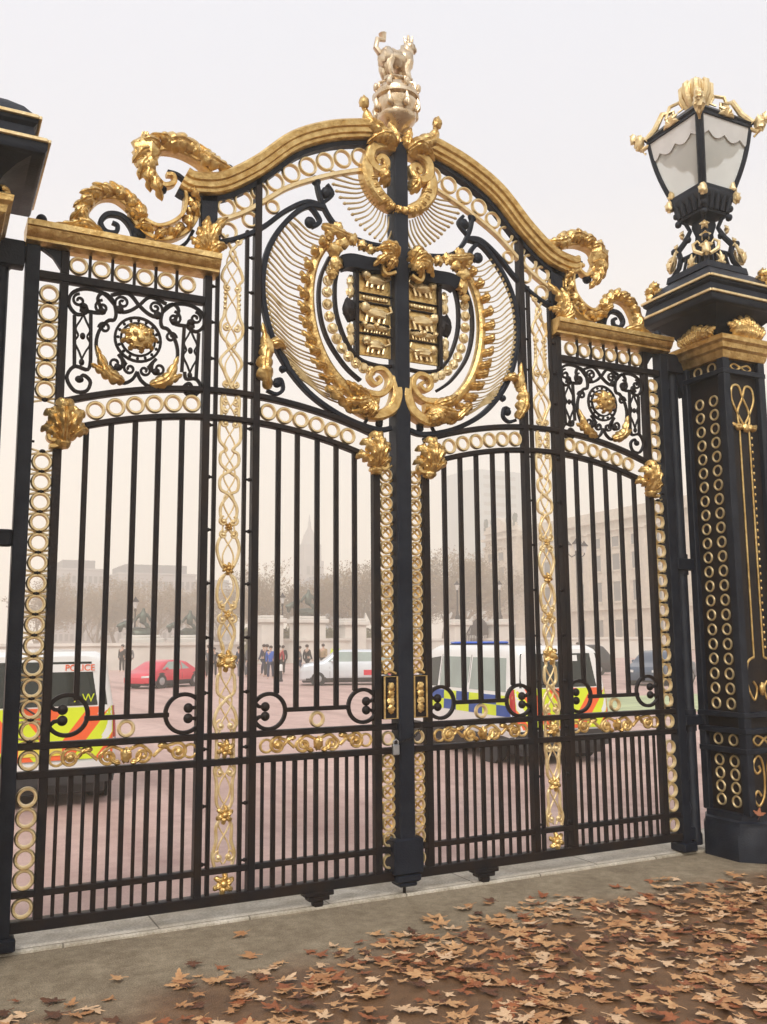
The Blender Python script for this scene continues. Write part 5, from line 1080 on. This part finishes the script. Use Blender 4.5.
# marble walls of the memorial, plinths and bronze groups
def marble(name, label, pts, h, t, cat='wall', group=None):
    root = empty(name, (*pts[0], -.3)); tag(root, label, cat, group); P = [(x-pts[0][0], y-pts[0][1]) for x, y in pts]
    def strip(b, t, z0, z1):
        vs = []
        for i, p in enumerate(P):
            a = Vector(P[max(i-1, 0)]); c = Vector(P[min(i+1, len(P)-1)]); d = (c-a).normalized(); nn = Vector((-d.y, d.x))*t/2
            vs += [(p[0]+nn.x, p[1]+nn.y, z0), (p[0]-nn.x, p[1]-nn.y, z0), (p[0]-nn.x, p[1]-nn.y, z1), (p[0]+nn.x, p[1]+nn.y, z1)]
        b.add(vs, [(4*i+k, 4*i+(k+1) % 4, 4*i+4+(k+1) % 4, 4*i+4+k) for i in range(len(P)-1) for k in range(4)]+[(3, 2, 1, 0), tuple(4*len(P)-4+k for k in range(4))])
    b = MB(); strip(b, t, 0, h); b.build('wall_face', M['stonew'], root, 30)
    b = MB(); strip(b, t+.35, h, h+.22); b.build('coping', M['stonew'], root, 30); return root
marble('memorial_wall', 'low curved white marble wall across the square behind the red car', [(ray(p, y), y) for p, y in ((3, 70), (9, 66), (15, 64), (21, 63.5), (27, 64.5), (31, 67))], 1.75, .8, group='white memorial walls')
marble('memorial_wall', 'low pale wall behind the waiting crowd and the white estate car', [(ray(p, y), y) for p, y in ((33.0, 74), (38, 73), (44, 73), (52, 76))], 2.0, .8, group='white memorial walls')
marble('forecourt_wall', 'pale stone wall with panels below the palace, behind the right police van', [(ray(p, y), y) for p, y in ((57, 84), (64, 80), (72, 76), (82, 72), (96, 66))], 1.9, .8, group='white memorial walls')
def plinth(label, x, y, w, h, group):
    root = empty('stone_pier', (x, y, -.3)); tag(root, label, 'stone pier', group)
    b = MB(); b.bbox(-w/2-.15, w/2+.15, -w/2-.15, w/2+.15, 0, .5, .04); b.bbox(-w/2, w/2, -w/2, w/2, .5, h, .04); b.build('shaft', M['stonew'], root)
    b = MB(); b.bbox(-w/2-.25, w/2+.25, -w/2-.25, w/2+.25, h, h+.4, .06); b.bbox(-w/2, w/2, -w/2, w/2, h+.4, h+.65, .05); b.build('coping', M['stonew'], root); return root
def statue(label, x, y, z, s_, seed):
    root = empty('bronze_statue', (x, y, z)); tag(root, label, 'statue', 'dark bronze groups on the memorial'); r = random.Random(seed)
    b = MB(); b.lump((0, 0, .25*s_), (.9*s_, .6*s_, .3*s_), .2, 2, seed); b.build('rock_base', M['bronze'], root)
    V = [(0, 0, .55*s_, .26*s_), (.05*s_, 0, 1.0*s_, .26*s_), (.05*s_, 0, 1.45*s_, .24*s_), (.07*s_, 0, 1.68*s_, .10*s_), (.09*s_, 0, 1.9*s_, .15*s_), (.35*s_, -.15*s_, .75*s_, .20*s_), (.45*s_, -.2*s_, .15*s_, .12*s_), (.38*s_, -.1*s_, 1.35*s_, .11*s_), (.55*s_, -.15*s_, .95*s_, .08*s_), (-.28*s_, .1*s_, 1.3*s_, .11*s_), (-.5*s_, .05*s_, .95*s_, .08*s_)]
    me = skin_mesh('figure', V, [(0, 1), (1, 2), (2, 3), (3, 4), (0, 5), (5, 6), (2, 7), (7, 8), (2, 9), (9, 10)], 'bronze'); link('figure', me, root)
    V = [(-.9*s_, 0, .75*s_, .24*s_), (-1.4*s_, 0, .8*s_, .22*s_), (-.75*s_, 0, 1.05*s_, .22*s_), (-.68*s_, 0, 1.25*s_, .16*s_), (-.8*s_, .1*s_, .2*s_, .10*s_), (-1.45*s_, .1*s_, .2*s_, .10*s_), (-1.7*s_, 0, .6*s_, .06*s_)]
    me = skin_mesh('lion', V, [(0, 1), (0, 2), (2, 3), (0, 4), (1, 5), (1, 6)], 'bronze'); link('lion', me, root)
    return root
plinth('white plinth under the dark bronze group right of the left police van', ray(19.4, 67), 67, 2.4, 1.9, 'piers and plinths round the square'); statue('dark bronze figure and lion on the white plinth right of the left van', ray(19.4, 67), 67, 2.2, 1.15, 3)
plinth('white plinth left of the left leaf pilaster, under the second bronze group', ray(24.8, 69), 69, 2.4, 1.9, 'piers and plinths round the square'); statue('dark bronze figure and lion close to the left leaf pilaster', ray(24.8, 69), 69, 2.2, 1.1, 8)
plinth('tall white pier behind the waiting crowd on its left', ray(34.6, 72), 72, 2.0, 3.6, 'piers and plinths round the square')
plinth('wide white pier with a figure behind the yellow officer', ray(39.6, 74), 74, 2.6, 3.6, 'piers and plinths round the square'); statue('pale grey bronze group on the wide pier behind the crowd', ray(39.6, 74), 74, 4.0, 1.3, 12)
plinth('white pier behind the roof of the white estate car', ray(45.5, 74), 74, 2.2, 3.4, 'piers and plinths round the square')
def lamp(label, x, y, z, h, heads, group):
    root = empty('street_lamp', (x, y, z)); tag(root, label, 'street lamp', group)
    b = MB(); b.lathe([(0, 0), (.28, 0), (.28, .3), (.16, .5), (.12, .9), (.09, 1.0), (.07, h-.3), (.12, h-.2), (.08, h)], seg=12)
    for i in range(heads-1): s_ = (1, -1)[i]; b.tube([(0, 0, h-.3), (s_*.5, 0, h-.55), (s_*.85, 0, h-.3), (s_*.85, 0, h-.1)], .045, 8)
    b.build('post', M['iron'], root)
    for i in range(heads):
        ox, oz = ((0, .0), (.85, -.15), (-.85, -.15))[i if heads > 1 else 0]
        b = MB(); b.lathe([(.10, 0), (.24, .5), (.27, .55)], (ox, 0, h+oz), 10); hd = b.build('lamp_head', M['shade'], root)
        b = MB(); b.lathe([(.34, .55), (.30, .65), (.14, .82), (.06, .95), (.0, 1.05)], (ox, 0, h+oz), 10); b.build('lamp_roof', M['iron'], hd)
    return root
for px, y, lb in ((61.2, 80, 'left'), (68.0, 78, 'right')):
    plinth(f'{lb} white stone pier of the iron forecourt gate behind the right police van', ray(px, y), y, 1.9, 3.5, 'piers and plinths round the square')
    lamp(f'lamp with one lantern on the {lb} forecourt pier', ray(px, y), y, 3.85, 3.2, 1, 'lamps in the square')
lamp('tall dark lamp post with three lanterns in front of the palace', ray(81.5, 55), 55, -.3, 9.3, 3, 'lamps in the square')
lamp('slim lamp rising over the left police van', ray(18.6, 75), 75, -.3, 4.9, 1, 'lamps in the square')
lamp('slim lamp left of the slender tower', ray(36.3, 78), 78, -.3, 5.6, 1, 'lamps in the square')
fg = empty('forecourt_gate', (ray(64.6, 79), 79, -.3)); tag(fg, 'dark arched iron gate between the two lamp topped stone piers', 'gate')
b = MB(); w = (ray(68, 79)-ray(61.2, 79))/2-1.1
for i in range(17): x = -w+2*w*i/16; b.tube([(x, 0, 0), (x, 0, 2.6+1.6*cos(x/w*pi/2))], .045, 6)
for z in (.25, 1.1, 2.5): b.bbox(-w, w, -.04, .04, z-.05, z+.05, .01)
b.flat(spl([(-w, 2.6), (-w*.5, 3.75), (0, 4.25), (w*.5, 3.75), (w, 2.6)], 20), .14, .12); b.build('gate_bars', M['iron'], fg)
b = MB(); b.lathe([(1.0, 2.5), (.95, 3.4), (.6, 4.0), (.05, 4.3)], seg=14); b.flat(circ(0, 3.2, .8, 24), .3, .2, True); b.build('gate_crest', M['iron'], fg)
hd = empty('hedge', (ray(37.5, 82), 82, -.3)); tag(hd, 'long trimmed olive hedge behind the pale wall and the crowd', 'hedge')
rh = random.Random(9); b = MB()
M['hedge'] = mat('hedge_leaves', (.13, .12, .045), .9, 0, .4, 2)
for i in range(2600):
    x, y, z = rh.uniform(-5, 9), rh.uniform(-.8, .8), rh.uniform(.3, 3.2); d = Vector((rh.gauss(0, 1), rh.gauss(0, 1), rh.gauss(0, 1))).normalized()*.28; e = d.cross(Vector((rh.gauss(0, 1), rh.gauss(0, 1), rh.gauss(0, 1)))).normalized()*.18
    p = Vector((x, y, z)); b.add([tuple(p-d), tuple(p+e), tuple(p+d), tuple(p-e)], [(0, 1, 2, 3)])
b.bbox(-5, 9, -.5, .5, 0, 2.7, .1); b.build('foliage', M['hedge'], hd, 0)

# ------------------------------------------------------------------ bare autumn trees
def tree_meshes(seed, H):
    r = random.Random(seed); tk = MB(); cr = MB()
    def grow(p, d, l, rad, lev):
        n = 3; pts = [p]; q = p.copy(); dd = d.copy()
        for i in range(n):
            dd = (dd+Vector((r.gauss(0, .13), r.gauss(0, .13), r.gauss(.03, .08)))).normalized(); q = q+dd*l/n; pts.append(q.copy())
        (tk if lev < 2 else cr).tube([tuple(a) for a in pts], [rad*(1-.5*i/n) for i in range(n+1)], 6 if lev < 2 else 3, False)
        if lev == 5:
            for k in range(2):
                c = pts[r.randrange(1, 4)]+Vector((r.gauss(0, .12), r.gauss(0, .12), r.gauss(0, .12))); e = Vector((r.gauss(0, 1), r.gauss(0, 1), r.gauss(0, 1))).normalized()*.11; f = e.cross(Vector((r.gauss(0, 1), r.gauss(0, 1), 1))).normalized()*.09
                cr.add([tuple(c-e), tuple(c+f), tuple(c+e), tuple(c-f)], [(0, 1, 2, 3)])
            return
        for k in range({0: 5, 1: 4, 2: 4, 3: 4, 4: 3}[lev]):
            t = pts[-1] if k == 0 else pts[r.randrange(1, 4)]
            ang = r.uniform(.35, .85) if k else r.uniform(0, .3); ax = d.cross(Vector((r.gauss(0, 1), r.gauss(0, 1), r.gauss(0, 1)))).normalized()
            nd = Matrix.Rotation(ang, 3, ax) @ d; nd.z = nd.z*.85+.12; grow(t, nd.normalized(), l*r.uniform(.62, .80), rad*.52, lev+1)
    grow(Vector((0, 0, 0)), Vector((0, 0, 1)), H*.30, H*.022, 0)
    return tk.mesh('trunk', M['bark']), cr.mesh('crown', M['twig'], 0)
TM = [tree_meshes(s_, 13) for s_ in (1, 2, 3)]
TL = [(8.0, 150, 1.0), (10.2, 140, .95), (12.4, 155, 1.0), (14.6, 145, .9), (16.8, 150, 1.05), (19.2, 140, .95), (21.5, 150, 1.0), (23.6, 155, .95), (26.0, 145, 1.0), (28.5, 150, .95), (31.5, 120, 1.0), (33.6, 125, .9), (35.8, 118, 1.05), (38.2, 122, .85), (41.0, 120, .95), (43.6, 125, 1.05), (46.2, 115, 1.1), (48.8, 118, 1.15),
      (54.0, 130, 1.3), (56.3, 125, 1.35), (58.7, 128, 1.4), (61.0, 122, 1.35), (63.4, 130, 1.35), (65.8, 150, 1.5)]
TD = ['far left edge, behind the left police van', 'over the left police van', 'above the rear window of the left van', 'behind the first left lamp', 'just right of the left van', 'above the left bronze group', 'above the red car', 'between the two bronze groups', 'behind the left leaf pilaster', 'right of the left leaf pilaster', 'above the left of the crowd', 'over the tall white pier', 'left of the slender tower', 'at the foot of the slender tower', 'right of the slender tower', 'in front of the gabled building', 'above the white estate car', 'touching the centre post on its left',
      'touching the centre post on its right', 'behind the left forecourt lamp', 'above the dark arched gate', 'between the two forecourt lamps', 'against the palace corner', 'in front of the blue grey tower']
for i, (p, y, s_) in enumerate(TL):
    t = empty('bare_tree', (ray(p, y), y, -.3), i*2.4); t.scale = (s_*1.3, s_*1.3, s_*1.15); tag(t, f'bare brown autumn tree {TD[i]}', 'tree', 'bare trees along the avenue')
    link('trunk', TM[i % 3][0], t); link('crown', TM[i % 3][1], t)

# ------------------------------------------------------------------ air, light, camera
hm = bpy.data.materials.new('haze_air'); hm.use_nodes = True; nt = hm.node_tree; nt.nodes.remove(nt.nodes['Principled BSDF'])
pv = nt.nodes.new('ShaderNodeVolumePrincipled'); pv.inputs['Color'].default_value = (1, .98, .895, 1); pv.inputs['Density'].default_value = HAZE; pv.inputs['Anisotropy'].default_value = .45
nt.links.new(pv.outputs['Volume'], nt.nodes['Material Output'].inputs['Volume'])
b = MB(); b.box(-R_-5, R_+5, -R_-5, R_+5, -1.4, 82); hz = b.build('haze', hm, None, 0); tag(hz, 'thin pale winter haze over the whole square', 'haze', kind='stuff')

SUN_EL, SUN_AZ = radians(42), radians(215)                        # azimuth clockwise from +y
w = bpy.data.worlds.new('World'); sc.world = w; w.use_nodes = True; nt = w.node_tree; bg = nt.nodes['Background']; bg.inputs['Strength'].default_value = .10
sky = nt.nodes.new('ShaderNodeTexSky'); sky.sky_type = 'NISHITA'; sky.sun_disc = False; sky.sun_elevation = SUN_EL; sky.sun_rotation = SUN_AZ; sky.dust_density = 3
hs = nt.nodes.new('ShaderNodeHueSaturation'); hs.inputs['Saturation'].default_value = .25; nt.links.new(sky.outputs['Color'], hs.inputs['Color'])
mx = nt.nodes.new('ShaderNodeMix'); mx.data_type = 'RGBA'; mx.inputs[0].default_value = .93; nt.links.new(hs.outputs['Color'], mx.inputs[6]); # an even veil of cloud, a little creamier low down
tcw = nt.nodes.new('ShaderNodeTexCoord'); sxw = nt.nodes.new('ShaderNodeSeparateXYZ'); nt.links.new(tcw.outputs['Generated'], sxw.inputs[0])
rw_ = nt.nodes.new('ShaderNodeValToRGB'); nt.links.new(sxw.outputs['Z'], rw_.inputs['Fac']); rw_.color_ramp.elements[0].color = (*CLOUD_LOW, 1); rw_.color_ramp.elements[1].color = (*CLOUD, 1); rw_.color_ramp.elements[0].position = .0; rw_.color_ramp.elements[1].position = .45
cs = nt.nodes.new('ShaderNodeVectorMath'); cs.operation = 'SCALE'; cs.inputs['Scale'].default_value = CLOUD_K; nt.links.new(rw_.outputs['Color'], cs.inputs[0]); nt.links.new(cs.outputs[0], mx.inputs[7])
nt.links.new(mx.outputs[2], bg.inputs['Color'])
sl = bpy.data.lights.new('sun', 'SUN'); sl.energy = SUN; sl.angle = radians(14); sl.color = (1, .95, .88); so = link('sun', sl)
d = Vector((sin(SUN_AZ)*cos(SUN_EL), cos(SUN_AZ)*cos(SUN_EL), sin(SUN_EL))); so.rotation_euler = d.to_track_quat('Z', 'Y').to_euler()
cam = bpy.data.cameras.new('camera'); co_ = link('camera', cam); sc.camera = co_
cam.sensor_fit = 'HORIZONTAL'; cam.sensor_width = 36; cam.lens = 916.7184/767*36; cam.clip_end = 4000; cam.clip_start = .05
yaw, pit, rol = .4664, .1379, -.0076
f = Vector((sin(yaw)*cos(pit), cos(yaw)*cos(pit), sin(pit))); r = Vector((cos(yaw), -sin(yaw), 0)); u = r.cross(f)
r2 = cos(rol)*r+sin(rol)*u; u2 = -sin(rol)*r+cos(rol)*u
mt = Matrix((r2, u2, -f)).transposed().to_4x4(); mt.translation = (-3.1626, -5.9981, 1.791); co_.matrix_world = mt
sc.view_settings.view_transform = 'Standard'; sc.view_settings.look = 'None'; sc.view_settings.exposure = EXPO; sc.view_settings.gamma = 1; sc.view_settings.use_curve_mapping = False
sc.cycles.use_denoising = True; sc.cycles.max_bounces = 10; sc.cycles.volume_bounces = 6
